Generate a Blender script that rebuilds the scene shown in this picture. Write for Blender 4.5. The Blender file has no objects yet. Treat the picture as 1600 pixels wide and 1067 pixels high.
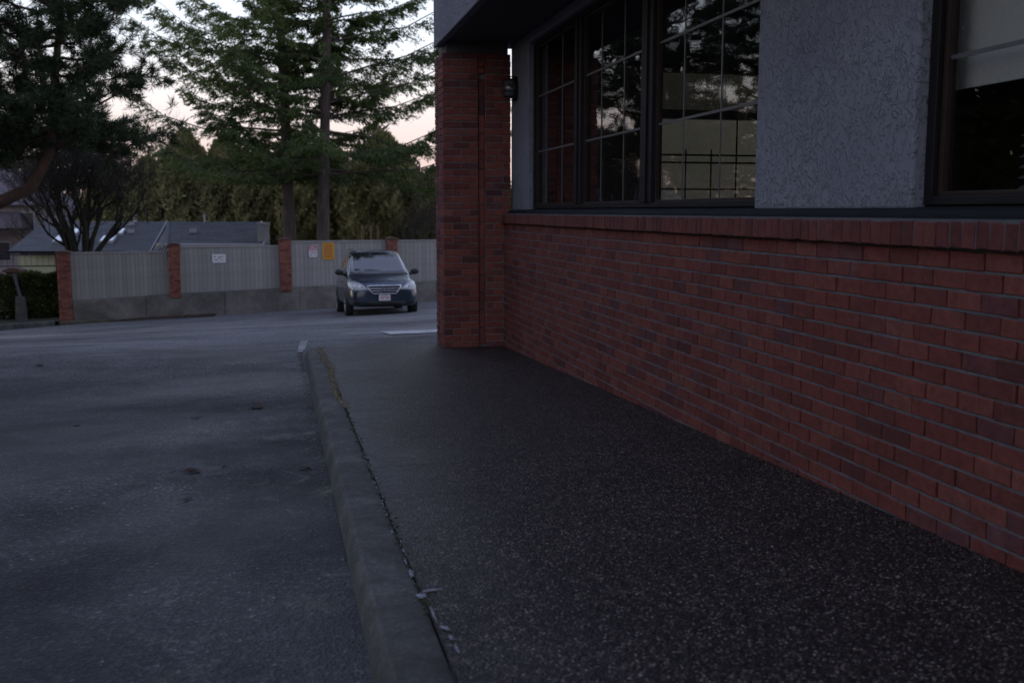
import bpy, bmesh, math, random
import numpy as np
from mathutils import Vector, Matrix
from mathutils.bvhtree import BVHTree
from mathutils import noise as mnoise

R = math.radians
random.seed(7)
rng = np.random.default_rng(7)
S = bpy.context.scene
COL = S.collection

# ------------------------------------------------------------------ camera
CAM_H = 1.551
cam_d = bpy.data.cameras.new('camera')
cam = bpy.data.objects.new('camera', cam_d)
COL.objects.link(cam)
S.camera = cam
cam_d.sensor_width = 36.0
cam_d.lens = 36.0
cam_d.clip_start = 0.05
cam_d.clip_end = 2000
cam.location = (0, 0, CAM_H)
cam.rotation_euler = (R(90 - 7.266), 0, R(-12.683))
cam_d.dof.use_dof = True
cam_d.dof.focus_distance = 6.8
cam_d.dof.aperture_fstop = 3.0

# ------------------------------------------------------------------ sky, sun, exposure
W = bpy.data.worlds.new('World')
S.world = W
W.use_nodes = True
wn, wl = W.node_tree.nodes, W.node_tree.links
for n in list(wn):
    wn.remove(n)
SUN_EL, SUN_ROT = R(3.0), R(-62.0)          # the sun has just gone low on the left, behind the trees
w_out = wn.new('ShaderNodeOutputWorld')
bg_a = wn.new('ShaderNodeBackground')
bg_b = wn.new('ShaderNodeBackground')
addw = wn.new('ShaderNodeAddShader')
sky = wn.new('ShaderNodeTexSky')
sky.sky_type = 'NISHITA'
sky.sun_disc = False
sky.sun_elevation = SUN_EL
sky.sun_rotation = SUN_ROT
sky.ozone_density = 3.0
wl.new(sky.outputs[0], bg_a.inputs[0])
bg_a.inputs[1].default_value = 0.05
tc = wn.new('ShaderNodeTexCoord')
sx = wn.new('ShaderNodeSeparateXYZ')
wl.new(tc.outputs['Generated'], sx.inputs[0])
rmp = wn.new('ShaderNodeValToRGB')
wl.new(sx.outputs[2], rmp.inputs[0])
cr = rmp.color_ramp
STOPS = [(0.0, (0.52, 0.36, 0.36)), (0.045, (0.64, 0.48, 0.46)), (0.10, (0.73, 0.64, 0.63)), (0.17, (0.70, 0.74, 0.81)),
         (0.30, (0.66, 0.75, 0.93)), (0.60, (0.37, 0.43, 0.66)), (1.0, (0.27, 0.31, 0.50))]
while len(cr.elements) < len(STOPS):
    cr.elements.new(0.5)
for e, (p, c) in zip(cr.elements, STOPS):
    e.position = p
    e.color = (*c, 1)
wl.new(rmp.outputs[0], bg_b.inputs[0])
bg_b.inputs[1].default_value = 1.05
wl.new(bg_a.outputs[0], addw.inputs[0])
wl.new(bg_b.outputs[0], addw.inputs[1])
wl.new(addw.outputs[0], w_out.inputs[0])

sun_d = bpy.data.lights.new('sun', 'SUN')
sun = bpy.data.objects.new('sun', sun_d)
COL.objects.link(sun)
sun_d.energy = 0.12
sun_d.angle = R(25)
sun_d.color = (1.0, 0.78, 0.62)
# the low glow comes from ahead and left (x<0, y>0)
sun_dir = Vector((math.sin(SUN_ROT) * math.cos(SUN_EL), math.cos(SUN_ROT) * math.cos(SUN_EL), math.sin(SUN_EL)))
sun.rotation_euler = sun_dir.to_track_quat('Z', 'Y').to_euler()

S.view_settings.view_transform = 'Standard'
S.view_settings.look = 'None'
S.view_settings.gamma = 1
S.view_settings.exposure = 0.42
S.view_settings.use_curve_mapping = False
S.render.engine = 'CYCLES'
S.cycles.use_denoising = True
S.cycles.denoising_prefilter = 'NONE'
S.cycles.max_bounces = 8
S.cycles.transparent_max_bounces = 16
S.cycles.sample_clamp_indirect = 4

# ------------------------------------------------------------------ helpers
def nodes_of(name):
    m = bpy.data.materials.new(name)
    m.use_nodes = True
    nt = m.node_tree
    b = nt.nodes['Principled BSDF']
    return m, nt, nt.nodes, nt.links, b

def rgb(c):
    return (c[0], c[1], c[2], 1)

def tex_noise(N, L, vec, scale, detail=6, rough=0.6, dist=0.0):
    t = N.new('ShaderNodeTexNoise')
    t.inputs['Scale'].default_value = scale
    t.inputs['Detail'].default_value = detail
    t.inputs['Roughness'].default_value = rough
    t.inputs['Distortion'].default_value = dist
    L.new(vec, t.inputs['Vector'])
    return t

def ramp(N, L, fac, stops, interp='LINEAR'):
    r = N.new('ShaderNodeValToRGB')
    r.color_ramp.interpolation = interp
    e = r.color_ramp.elements
    while len(e) < len(stops):
        e.new(0.5)
    for q, (p, c) in zip(e, stops):
        q.position = p
        q.color = rgb(c) if not isinstance(c, (int, float)) else (c, c, c, 1)
    L.new(fac, r.inputs[0])
    return r

def mixc(N, L, fac, a, b, mode='MIX'):
    m = N.new('ShaderNodeMix')
    m.data_type = 'RGBA'
    m.blend_type = mode
    for sock, v in ((m.inputs[0], fac), (m.inputs[6], a), (m.inputs[7], b)):
        if hasattr(v, 'is_output') or isinstance(v, bpy.types.NodeSocket):
            L.new(v, sock)
        elif isinstance(v, (int, float)):
            sock.default_value = v
        else:
            sock.default_value = rgb(v)
    return m.outputs[2]

def math_n(N, L, op, a, b=0.0):
    m = N.new('ShaderNodeMath')
    m.operation = op
    for s, v in ((m.inputs[0], a), (m.inputs[1], b)):
        if isinstance(v, (int, float)):
            s.default_value = v
        else:
            L.new(v, s)
    return m.outputs[0]

def bump(N, L, h, strength, dist, bsdf, normal=None):
    b = N.new('ShaderNodeBump')
    b.inputs['Strength'].default_value = strength
    b.inputs['Distance'].default_value = dist
    L.new(h, b.inputs['Height'])
    if normal is not None:
        L.new(normal, b.inputs['Normal'])
    L.new(b.outputs[0], bsdf.inputs['Normal'])
    return b.outputs[0]

def coord(N, which='Object'):
    return N.new('ShaderNodeTexCoord').outputs[which]

def rand_piece(N, L):
    """a number that differs from object to object and from loose piece to loose piece"""
    oi = N.new('ShaderNodeObjectInfo')
    ge = N.new('ShaderNodeNewGeometry')
    s = math_n(N, L, 'ADD', oi.outputs['Random'], ge.outputs['Random Per Island'])
    return math_n(N, L, 'FRACT', math_n(N, L, 'MULTIPLY', s, 7.31))

def simple(name, c, rough=0.6, metal=0.0, var=0.25, scale=6.0, bump_s=0.0, bump_scale=60.0, spec=0.5, bump_d=0.004):
    m, nt, N, L, b = nodes_of(name)
    co = coord(N)
    t = tex_noise(N, L, co, scale, 7, 0.65)
    lo = [v * (1 - var) for v in c]
    hi = [min(1, v * (1 + var)) for v in c]
    r = ramp(N, L, t.outputs['Fac'], [(0.3, lo), (0.7, hi)])
    L.new(r.outputs[0], b.inputs['Base Color'])
    b.inputs['Roughness'].default_value = rough
    b.inputs['Metallic'].default_value = metal
    b.inputs['Specular IOR Level'].default_value = spec
    if bump_s:
        t2 = tex_noise(N, L, co, bump_scale, 5, 0.6)
        bump(N, L, t2.outputs['Fac'], bump_s, bump_d, b)
    return m

class MB:
    """collects geometry and links it as ONE mesh object"""
    def __init__(self):
        self.v = []
        self.f = []
        self.mi = []
    def add(self, vs, fs, mi=0):
        o = len(self.v)
        self.v += [tuple(p) for p in vs]
        self.f += [tuple(i + o for i in q) for q in fs]
        self.mi += [mi] * len(fs)
        return self
    def box(self, x0, x1, y0, y1, z0, z1, mi=0):
        vs = [(x0, y0, z0), (x1, y0, z0), (x1, y1, z0), (x0, y1, z0), (x0, y0, z1), (x1, y0, z1), (x1, y1, z1), (x0, y1, z1)]
        return self.add(vs, [(3, 2, 1, 0), (4, 5, 6, 7), (0, 1, 5, 4), (1, 2, 6, 5), (2, 3, 7, 6), (3, 0, 4, 7)], mi)
    def hexa(self, vs, mi=0):
        return self.add(vs, [(3, 2, 1, 0), (4, 5, 6, 7), (0, 1, 5, 4), (1, 2, 6, 5), (2, 3, 7, 6), (3, 0, 4, 7)], mi)
    def tube(self, pts, rad, n=6, mi=0, cap=True):
        pts = [Vector(p) for p in pts]
        if not hasattr(rad, '__len__'):
            rad = [rad] * len(pts)
        vs, fs = [], []
        ref = None
        for i, p in enumerate(pts):
            d = (pts[min(i + 1, len(pts) - 1)] - pts[max(i - 1, 0)])
            if d.length < 1e-9:
                d = Vector((0, 0, 1))
            d.normalize()
            if ref is None:
                ref = d.orthogonal().normalized()
            ref = (ref - d * ref.dot(d))
            ref = ref.normalized() if ref.length > 1e-6 else d.orthogonal().normalized()
            w = d.cross(ref)
            for k in range(n):
                a = 2 * math.pi * k / n
                vs.append(p + (ref * math.cos(a) + w * math.sin(a)) * rad[i])
        for i in range(len(pts) - 1):
            for k in range(n):
                k2 = (k + 1) % n
                fs.append((i * n + k, i * n + k2, (i + 1) * n + k2, (i + 1) * n + k))
        if cap:
            fs.append(tuple(range(n - 1, -1, -1)))
            fs.append(tuple(range((len(pts) - 1) * n, len(pts) * n)))
        return self.add(vs, fs, mi)
    def prism(self, poly, axis, a, b, mi=0):
        """extrude a 2-D polygon along an axis ('x','y','z') from a to b"""
        def P(u, v, t):
            return {'x': (t, u, v), 'y': (u, t, v), 'z': (u, v, t)}[axis]
        n = len(poly)
        vs = [P(u, v, a) for u, v in poly] + [P(u, v, b) for u, v in poly]
        fs = [tuple(range(n - 1, -1, -1)), tuple(range(n, 2 * n))]
        fs += [(i, (i + 1) % n, (i + 1) % n + n, i + n) for i in range(n)]
        return self.add(vs, fs, mi)
    def lathe(self, prof, c=(0, 0, 0), n=16, axis='z', mi=0):
        vs, fs = [], []
        for r_, h in prof:
            for k in range(n):
                a = 2 * math.pi * k / n
                u, v = r_ * math.cos(a), r_ * math.sin(a)
                p = {'z': (u, v, h), 'x': (h, u, v), 'y': (u, h, v)}[axis]
                vs.append((p[0] + c[0], p[1] + c[1], p[2] + c[2]))
        for i in range(len(prof) - 1):
            for k in range(n):
                k2 = (k + 1) % n
                fs.append((i * n + k, i * n + k2, (i + 1) * n + k2, (i + 1) * n + k))
        fs.append(tuple(range(n - 1, -1, -1)))
        fs.append(tuple(range((len(prof) - 1) * n, len(prof) * n)))
        return self.add(vs, fs, mi)
    def mesh(self, name, mats):
        me = bpy.data.meshes.new(name)
        me.from_pydata(self.v, [], self.f)
        if not isinstance(mats, (list, tuple)):
            mats = [mats]
        for m in mats:
            me.materials.append(m)
        if any(self.mi):
            me.polygons.foreach_set('material_index', self.mi)
        bm = bmesh.new()
        bm.from_mesh(me)
        bmesh.ops.recalc_face_normals(bm, faces=bm.faces)
        bm.to_mesh(me)
        bm.free()
        return me
    def build(self, name, mats, parent=None, smooth=False, bevel=0.0, loc=None):
        me = self.mesh(name, mats)
        if smooth:
            me.shade_smooth()
        o = link(name, me, parent, loc)
        if bevel:
            md = o.modifiers.new('bevel', 'BEVEL')
            md.width = bevel
            md.segments = 2
            md.limit_method = 'ANGLE'
        return o

def link(name, data, parent=None, loc=None):
    o = bpy.data.objects.new(name, data)
    COL.objects.link(o)
    if parent is not None:
        o.parent = parent
    if loc is not None:
        o.location = loc
    return o

def tag(o, label, cat, group=None):
    o['label'] = label
    o['category'] = cat
    if group:
        o['group'] = group
    return o

def kind(o, k):
    o['kind'] = k
    return o

def thing(name, label, cat, loc=(0, 0, 0), rz=0.0, group=None):
    o = link(name, None, None, loc)
    o.rotation_euler = (0, 0, rz)
    o.empty_display_size = 0.2
    return tag(o, label, cat, group)

def copy_tree(o, parent=None):
    c = o.copy()
    COL.objects.link(c)
    if parent is not None:
        c.parent = parent
    for ch in list(o.children):
        copy_tree(ch, c)
    return c

def quads_mesh(name, V, mat, nper=4):
    """V: (n, nper, 3) array of separate faces"""
    n = len(V)
    me = bpy.data.meshes.new(name)
    me.vertices.add(n * nper)
    me.vertices.foreach_set('co', np.ascontiguousarray(V, dtype=np.float32).reshape(-1))
    me.loops.add(n * nper)
    me.loops.foreach_set('vertex_index', np.arange(n * nper, dtype=np.int32))
    me.polygons.add(n)
    me.polygons.foreach_set('loop_start', np.arange(0, n * nper, nper, dtype=np.int32))
    me.materials.append(mat)
    me.update(calc_edges=True)
    return me

def unit(a):
    return a / np.maximum(np.linalg.norm(a, axis=-1, keepdims=True), 1e-9)

def leaf_quads(C, D, ln, wd, rs=rng, out=None):
    """diamond leaves: centres C, directions D, lengths, widths"""
    D = unit(D)
    r = rs.normal(size=D.shape) if out is None else unit(out) + rs.normal(0, 0.35, D.shape)
    Wv = unit(np.cross(D, r))
    ln = np.broadcast_to(np.asarray(ln), (len(C),))[:, None]
    wd = np.broadcast_to(np.asarray(wd), (len(C),))[:, None]
    a = C
    b = C + D * ln * 0.45 + Wv * wd * 0.5
    c = C + D * ln
    d = C + D * ln * 0.45 - Wv * wd * 0.5
    return np.stack([a, b, c, d], axis=1)

# ------------------------------------------------------------------ ground heights
def sidewalk_z(Y):
    return 0.414 - 0.036 * Y

_gy = [-40, -10, 0, 5, 8, 10.5, 12.3, 14.0, 16, 19, 22, 28.5, 36, 45, 60, 100, 400]
_gz = [1.70, 0.64, 0.282, 0.106, -0.02, -0.072, -0.095, -0.20, -0.37, -0.60, -0.86, -1.42, -1.86, -2.2, -2.5, -2.9, -3.2]
_gx = np.linspace(-40, 400, 8801)
_gv = np.interp(_gx, _gy, _gz)
_k = np.hanning(41); _k /= _k.sum()
_gv = np.convolve(np.pad(_gv, 20, mode='edge'), _k, mode='valid')
def ground_z(X, Y):
    c = 0.04 * np.clip((np.asarray(Y, dtype=float) - 6) / 24.0, 0, 1)
    return np.interp(Y, _gx, _gv) + c * (np.clip(X, -14, 14) - 0.2)
def gz(X, Y):
    return float(ground_z(X, Y))

# ------------------------------------------------------------------ materials
def mat_asphalt():
    m, nt, N, L, b = nodes_of('asphalt')
    co = coord(N)
    mp = N.new('ShaderNodeMapping'); L.new(co, mp.inputs[0]); mp.inputs['Scale'].default_value = (0.75, 1.0, 1.0)
    mp.inputs['Rotation'].default_value = (0, 0, R(8))
    big = tex_noise(N, L, mp.outputs[0], 0.55, 8, 0.62, 0.6)
    base = ramp(N, L, big.outputs['Fac'], [(0.30, (0.010, 0.010, 0.012)), (0.44, (0.019, 0.019, 0.022)), (0.56, (0.036, 0.036, 0.039)), (0.70, (0.075, 0.074, 0.074))])
    mid = tex_noise(N, L, co, 3.5, 8, 0.7, 0.3)
    c1 = mixc(N, L, 0.55, base.outputs[0], ramp(N, L, mid.outputs['Fac'], [(0.35, 0.35), (0.68, 1.5)]).outputs[0], 'MULTIPLY')
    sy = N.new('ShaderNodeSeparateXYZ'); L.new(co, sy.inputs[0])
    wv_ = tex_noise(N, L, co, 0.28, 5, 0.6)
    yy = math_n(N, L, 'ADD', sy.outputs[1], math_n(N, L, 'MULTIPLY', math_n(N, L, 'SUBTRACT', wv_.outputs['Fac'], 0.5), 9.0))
    ol = ramp(N, L, math_n(N, L, 'DIVIDE', yy, 40.0), [(0.20, 0.0), (0.34, 0.35), (0.39, 0.9), (0.52, 0.45), (0.60, 0.95), (0.80, 0.8)])  # paler resurfaced strip far off; near shade also painted in as darker asphalt
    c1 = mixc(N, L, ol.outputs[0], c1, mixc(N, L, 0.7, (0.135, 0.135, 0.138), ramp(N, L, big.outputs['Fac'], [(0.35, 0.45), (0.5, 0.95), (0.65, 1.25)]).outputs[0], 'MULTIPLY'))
    grit = N.new('ShaderNodeTexVoronoi'); grit.inputs['Scale'].default_value = 80; L.new(co, grit.inputs['Vector'])
    sp = ramp(N, L, grit.outputs['Color'], [(0.0, 0.3), (0.5, 0.85), (0.78, 1.8), (0.92, 3.6), (1.0, 10.0)])
    c2 = mixc(N, L, 0.8, c1, sp.outputs[0], 'MULTIPLY')
    # pale dried dust and moss marks beside the kerb
    sep = N.new('ShaderNodeSeparateXYZ'); L.new(co, sep.inputs[0])
    near = N.new('ShaderNodeMapRange'); L.new(sep.outputs[0], near.inputs[0])
    near.inputs[1].default_value = -0.75; near.inputs[2].default_value = 0.2; near.inputs[3].default_value = 0; near.inputs[4].default_value = 1
    dn = tex_noise(N, L, co, 2.2, 7, 0.7, 0.8)
    dm = math_n(N, L, 'MULTIPLY', near.outputs[0], ramp(N, L, dn.outputs['Fac'], [(0.56, 0.0), (0.68, 0.55)]).outputs[0])
    c3 = mixc(N, L, dm, c2, (0.19, 0.175, 0.13))
    # cracks
    cd = tex_noise(N, L, co, 1.3, 5, 0.6)
    cv = mixc(N, L, 0.25, co, cd.outputs['Color'], 'ADD')
    vc = N.new('ShaderNodeTexVoronoi'); vc.feature = 'DISTANCE_TO_EDGE'; vc.inputs['Scale'].default_value = 0.33; L.new(cv, vc.inputs['Vector'])
    ck = ramp(N, L, vc.outputs['Distance'], [(0.0, 1.0), (0.006, 0.0)])
    cm = math_n(N, L, 'MULTIPLY', ck.outputs[0], ramp(N, L, tex_noise(N, L, co, 0.4, 3).outputs['Fac'], [(0.5, 0.0), (0.6, 0.8)]).outputs[0])
    c4 = mixc(N, L, cm, c3, (0.015, 0.015, 0.016))
    L.new(c4, b.inputs['Base Color'])
    wet = tex_noise(N, L, mp.outputs[0], 0.42, 6, 0.6, 0.5)
    L.new(ramp(N, L, wet.outputs['Fac'], [(0.36, 0.80), (0.64, 0.52)]).outputs[0], b.inputs['Roughness'])
    L.new(ramp(N, L, wet.outputs['Fac'], [(0.34, 0.20), (0.66, 0.38)]).outputs[0], b.inputs['Specular IOR Level'])
    h = mixc(N, L, 0.35, grit.outputs['Distance'], mid.outputs['Fac'])
    bump(N, L, h, 0.55, 0.014, b)
    return m

def mat_aggregate():
    m, nt, N, L, b = nodes_of('exposed_aggregate')
    co = coord(N)
    d = tex_noise(N, L, co, 60, 3, 0.5)
    cv = mixc(N, L, 0.006, co, d.outputs['Color'], 'ADD')
    v = N.new('ShaderNodeTexVoronoi'); v.inputs['Scale'].default_value = 116; v.inputs['Randomness'].default_value = 1.0; L.new(cv, v.inputs['Vector'])
    sep = N.new('ShaderNodeSeparateColor'); L.new(v.outputs['Color'], sep.inputs[0])
    stone = ramp(N, L, sep.outputs[0], [(0.0, (0.008, 0.008, 0.010)), (0.24, (0.020, 0.015, 0.013)), (0.44, (0.054, 0.035, 0.026)), (0.62, (0.028, 0.028, 0.033)), (0.76, (0.095, 0.067, 0.047)), (0.90, (0.17, 0.13, 0.095)), (1.0, (0.34, 0.29, 0.25))])
    paste = (0.013, 0.012, 0.013)
    gap = ramp(N, L, v.outputs['Distance'], [(0.30, 0.0), (0.62, 1.0)])
    c1 = mixc(N, L, gap.outputs[0], stone.outputs[0], paste)
    # worn, cement-grey strip by the kerb and soft dirt over all
    sp = N.new('ShaderNodeSeparateXYZ'); L.new(co, sp.inputs[0])
    nz = tex_noise(N, L, co, 0.9, 6, 0.62, 0.4)
    xx = math_n(N, L, 'ADD', sp.outputs[0], math_n(N, L, 'MULTIPLY', math_n(N, L, 'SUBTRACT', nz.outputs['Fac'], 0.5), 1.3))
    mr = N.new('ShaderNodeMapRange'); L.new(xx, mr.inputs[0])
    mr.inputs[1].default_value = 0.95; mr.inputs[2].default_value = 0.45; mr.inputs[3].default_value = 0; mr.inputs[4].default_value = 0.85
    my = N.new('ShaderNodeMapRange'); L.new(sp.outputs[1], my.inputs[0]); my.inputs[1].default_value = 3.2; my.inputs[2].default_value = 5.4; my.inputs[3].default_value = 0.25; my.inputs[4].default_value = 1.0
    c2 = mixc(N, L, math_n(N, L, 'MULTIPLY', mr.outputs[0], my.outputs[0]), c1, (0.085, 0.083, 0.082))
    nd = tex_noise(N, L, co, 2.6, 7, 0.66)
    c3 = mixc(N, L, 0.6, c2, ramp(N, L, nd.outputs['Fac'], [(0.3, 0.62), (0.7, 1.3)]).outputs[0], 'MULTIPLY')
    v2 = N.new('ShaderNodeTexVoronoi'); v2.inputs['Scale'].default_value = 46; L.new(co, v2.inputs['Vector'])
    c3 = mixc(N, L, 0.8, c3, ramp(N, L, v2.outputs['Color'], [(0.0, 0.5), (0.6, 0.95), (0.9, 1.5), (1.0, 2.3)]).outputs[0], 'MULTIPLY')
    L.new(c3, b.inputs['Base Color'])
    b.inputs['Roughness'].default_value = 0.5
    b.inputs['Specular IOR Level'].default_value = 0.16
    hh = ramp(N, L, v.outputs['Distance'], [(0.0, 1.0), (0.35, 0.8), (0.7, 0.0)])
    bump(N, L, hh.outputs[0], 0.4, 0.006, b)
    return m

def mat_concrete(name, c, scale=2.0, stain=(0.05, 0.05, 0.045), rough=0.85, st_lo=0.5, st_hi=0.75, pit=0.35):
    m, nt, N, L, b = nodes_of(name)
    co = coord(N)
    t = tex_noise(N, L, co, scale, 9, 0.68, 0.3)
    r = ramp(N, L, t.outputs['Fac'], [(0.3, [v * 0.5 for v in c]), (0.5, c), (0.7, [min(1, v * 1.6) for v in c])])
    t2 = tex_noise(N, L, co, scale * 0.45, 7, 0.7, 0.9)
    r2 = ramp(N, L, t2.outputs['Fac'], [(st_lo, 0.0), (st_hi, 0.75)])
    c2 = mixc(N, L, r2.outputs[0], r.outputs[0], stain)
    sp = N.new('ShaderNodeTexVoronoi'); sp.inputs['Scale'].default_value = 85; L.new(co, sp.inputs['Vector'])
    c3 = mixc(N, L, 0.5, c2, ramp(N, L, sp.outputs['Color'], [(0.0, 0.45), (0.7, 1.05), (1.0, 2.2)]).outputs[0], 'MULTIPLY')
    L.new(c3, b.inputs['Base Color'])
    b.inputs['Roughness'].default_value = rough
    t3 = tex_noise(N, L, co, 45, 6, 0.75)
    bump(N, L, t3.outputs['Fac'], pit, 0.02, b)
    return m

def mat_brick(name, stops, rough=0.8):
    m, nt, N, L, b = nodes_of(name)
    rp = rand_piece(N, L)
    base = ramp(N, L, rp, stops)
    co = coord(N)
    t = tex_noise(N, L, N.new('ShaderNodeNewGeometry').outputs['Position'], 26, 7, 0.7)
    c = mixc(N, L, 0.65, base.outputs[0], ramp(N, L, t.outputs['Fac'], [(0.3, 0.45), (0.7, 1.55)]).outputs[0], 'MULTIPLY')
    # pale bloom that runs over several bricks
    t2 = tex_noise(N, L, N.new('ShaderNodeNewGeometry').outputs['Position'], 1.7, 8, 0.72, 0.8)
    bl = ramp(N, L, t2.outputs['Fac'], [(0.56, 0.0), (0.75, 0.40)])
    c = mixc(N, L, bl.outputs[0], c, (0.13, 0.095, 0.10))
    L.new(c, b.inputs['Base Color'])
    b.inputs['Roughness'].default_value = rough
    b.inputs['Specular IOR Level'].default_value = 0.3
    t3 = tex_noise(N, L, N.new('ShaderNodeNewGeometry').outputs['Position'], 190, 5, 0.65)
    bump(N, L, t3.outputs['Fac'], 0.45, 0.003, b)
    return m

RED = [(0.0, (0.059, 0.017, 0.016)), (0.08, (0.090, 0.024, 0.019)), (0.30, (0.110, 0.027, 0.021)), (0.55, (0.122, 0.032, 0.024)), (0.75, (0.136, 0.039, 0.028)),
       (0.88, (0.114, 0.033, 0.030)), (0.93, (0.071, 0.024, 0.025)), (1.0, (0.147, 0.048, 0.034))]
M_brick = mat_brick('red_brick', RED)
M_coping = mat_brick('coping_brick', [(0.0, (0.067, 0.019, 0.017)), (0.3, (0.098, 0.028, 0.024)), (0.7, (0.115, 0.035, 0.028)), (1.0, (0.084, 0.023, 0.023))])
M_pier = mat_brick('pier_brick', [(0.0, (0.052, 0.020, 0.021)), (0.2, (0.105, 0.028, 0.025)), (0.5, (0.149, 0.039, 0.029)), (0.8, (0.174, 0.047, 0.034)), (0.93, (0.075, 0.030, 0.031)), (1.0, (0.180, 0.065, 0.048))])
M_mortar = simple('mortar', (0.085, 0.084, 0.090), 0.9, var=0.35, scale=9, bump_s=0.5, bump_scale=160)
M_mortar_dk = simple('mortar_recess', (0.045, 0.043, 0.044), 0.95, var=0.3, scale=12, bump_s=0.4, bump_scale=160)
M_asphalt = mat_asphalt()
M_agg = mat_aggregate()
M_kerb = mat_concrete('kerb_concrete', (0.082, 0.080, 0.074), 4.5, stain=(0.028, 0.027, 0.022), st_lo=0.42, st_hi=0.68, pit=0.6)
M_conc = mat_concrete('retaining_concrete', (0.15, 0.135, 0.120), 1.1, stain=(0.05, 0.045, 0.038), st_lo=0.5, st_hi=0.7)

def mat_stucco():
    m, nt, N, L, b = nodes_of('stucco')
    co = coord(N)
    d = tex_noise(N, L, co, 14, 3, 0.5)
    cv = mixc(N, L, 0.06, co, d.outputs['Color'], 'ADD')
    a = tex_noise(N, L, cv, 27, 3, 0.5, 1.3)
    p = ramp(N, L, a.outputs['Fac'], [(0.38, 0.0), (0.45, 0.8), (0.55, 1.0), (0.60, 0.85)])
    fine = tex_noise(N, L, co, 170, 4, 0.6)
    pat = ramp(N, L, tex_noise(N, L, co, 3.2, 4, 0.6, 0.5).outputs['Fac'], [(0.35, 0.45), (0.65, 1.0)])
    h = mixc(N, L, 0.22, mixc(N, L, 1.0, p.outputs[0], pat.outputs[0], 'MULTIPLY'), fine.outputs['Fac'])
    big = tex_noise(N, L, co, 1.6, 6, 0.6)
    c = ramp(N, L, big.outputs['Fac'], [(0.3, (0.160, 0.166, 0.200)), (0.7, (0.205, 0.211, 0.245))])
    L.new(c.outputs[0], b.inputs['Base Color'])
    b.inputs['Roughness'].default_value = 0.85
    b.inputs['Specular IOR Level'].default_value = 0.25
    bump(N, L, h, 1.0, 0.017, b)
    return m
M_stucco = mat_stucco()
M_soffit = simple('soffit_paint', (0.045, 0.043, 0.050), 0.7, var=0.15, bump_s=0.2, bump_scale=80)
M_flash = simple('dark_metal_flashing', (0.009, 0.010, 0.015), 0.75, 0.0, var=0.3, spec=0.15, scale=8, bump_s=0.1, bump_scale=30)
M_bronze = simple('bronze_window_metal', (0.010, 0.009, 0.010), 0.55, 0.0, spec=0.2, var=0.2, scale=10)
M_bronze2 = simple('brown_glazing_bead', (0.024, 0.015, 0.012), 0.5, 0.0, spec=0.2, var=0.25, scale=20)
M_muntin = simple('muntin_bar', (0.065, 0.064, 0.068), 0.45, 0.0, var=0.1)
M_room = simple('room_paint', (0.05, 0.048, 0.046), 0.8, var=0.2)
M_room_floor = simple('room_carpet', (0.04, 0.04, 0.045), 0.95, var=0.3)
M_black = simple('black_metal', (0.012, 0.012, 0.013), 0.45, 0.4, var=0.2)
M_cream = simple('cream_wall', (0.22, 0.19, 0.12), 0.8, var=0.12, scale=2)
M_blind = simple('blind_fabric', (0.55, 0.56, 0.56), 0.8, var=0.05, scale=40)
M_slat = simple('blind_slat', (0.10, 0.10, 0.11), 0.5, var=0.1)

def mat_glass(name, tint=0.86, ior=4.6):
    m = bpy.data.materials.new(name)
    m.use_nodes = True
    N, L = m.node_tree.nodes, m.node_tree.links
    N.remove(N['Principled BSDF'])
    out = N['Material Output']
    tr = N.new('ShaderNodeBsdfTransparent'); tr.inputs[0].default_value = (tint, tint, tint * 0.98, 1)
    gl = N.new('ShaderNodeBsdfGlossy'); gl.inputs['Roughness'].default_value = 0.010; gl.inputs[0].default_value = (0.9, 0.9, 0.93, 1)
    lw = N.new('ShaderNodeLayerWeight'); lw.inputs['Blend'].default_value = 0.5
    p5 = math_n(N, L, 'POWER', lw.outputs['Facing'], ior)
    fr = math_n(N, L, 'ADD', math_n(N, L, 'MULTIPLY', p5, 0.75), 0.04)
    wv = tex_noise(N, L, coord(N), 2.2, 2, 0.5)
    bp = N.new('ShaderNodeBump'); bp.inputs['Strength'].default_value = 0.06; bp.inputs['Distance'].default_value = 0.02
    L.new(wv.outputs['Fac'], bp.inputs['Height'])
    L.new(bp.outputs[0], gl.inputs['Normal'])
    mx = N.new('ShaderNodeMixShader')
    L.new(fr, mx.inputs[0]); L.new(tr.outputs[0], mx.inputs[1]); L.new(gl.outputs[0], mx.inputs[2])
    L.new(mx.outputs[0], out.inputs[0])
    return m
M_glass = mat_glass('window_glass')

def mat_foliage(name, dark, mid, light, clump=0.8, rough=0.7, trans=0.12):
    m, nt, N, L, b = nodes_of(name)
    ge = N.new('ShaderNodeNewGeometry')
    oi = N.new('ShaderNodeObjectInfo')
    t = tex_noise(N, L, ge.outputs['Position'], clump, 4, 0.6)
    s = math_n(N, L, 'ADD', math_n(N, L, 'MULTIPLY', ge.outputs['Random Per Island'], 0.45), math_n(N, L, 'MULTIPLY', t.outputs['Fac'], 0.75))
    s = math_n(N, L, 'ADD', s, math_n(N, L, 'MULTIPLY', math_n(N, L, 'SUBTRACT', oi.outputs['Random'], 0.5), 0.18))
    r = ramp(N, L, s, [(0.30, dark), (0.60, mid), (0.95, light)])
    L.new(r.outputs[0], b.inputs['Base Color'])
    b.inputs['Roughness'].default_value = rough
    b.inputs['Specular IOR Level'].default_value = 0.2
    if trans:
        tl = N.new('ShaderNodeBsdfTranslucent'); L.new(r.outputs[0], tl.inputs[0])
        mx = N.new('ShaderNodeMixShader'); mx.inputs[0].default_value = trans
        L.new(b.outputs[0], mx.inputs[1]); L.new(tl.outputs[0], mx.inputs[2])
        L.new(mx.outputs[0], N['Material Output'].inputs[0])
    return m
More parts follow.
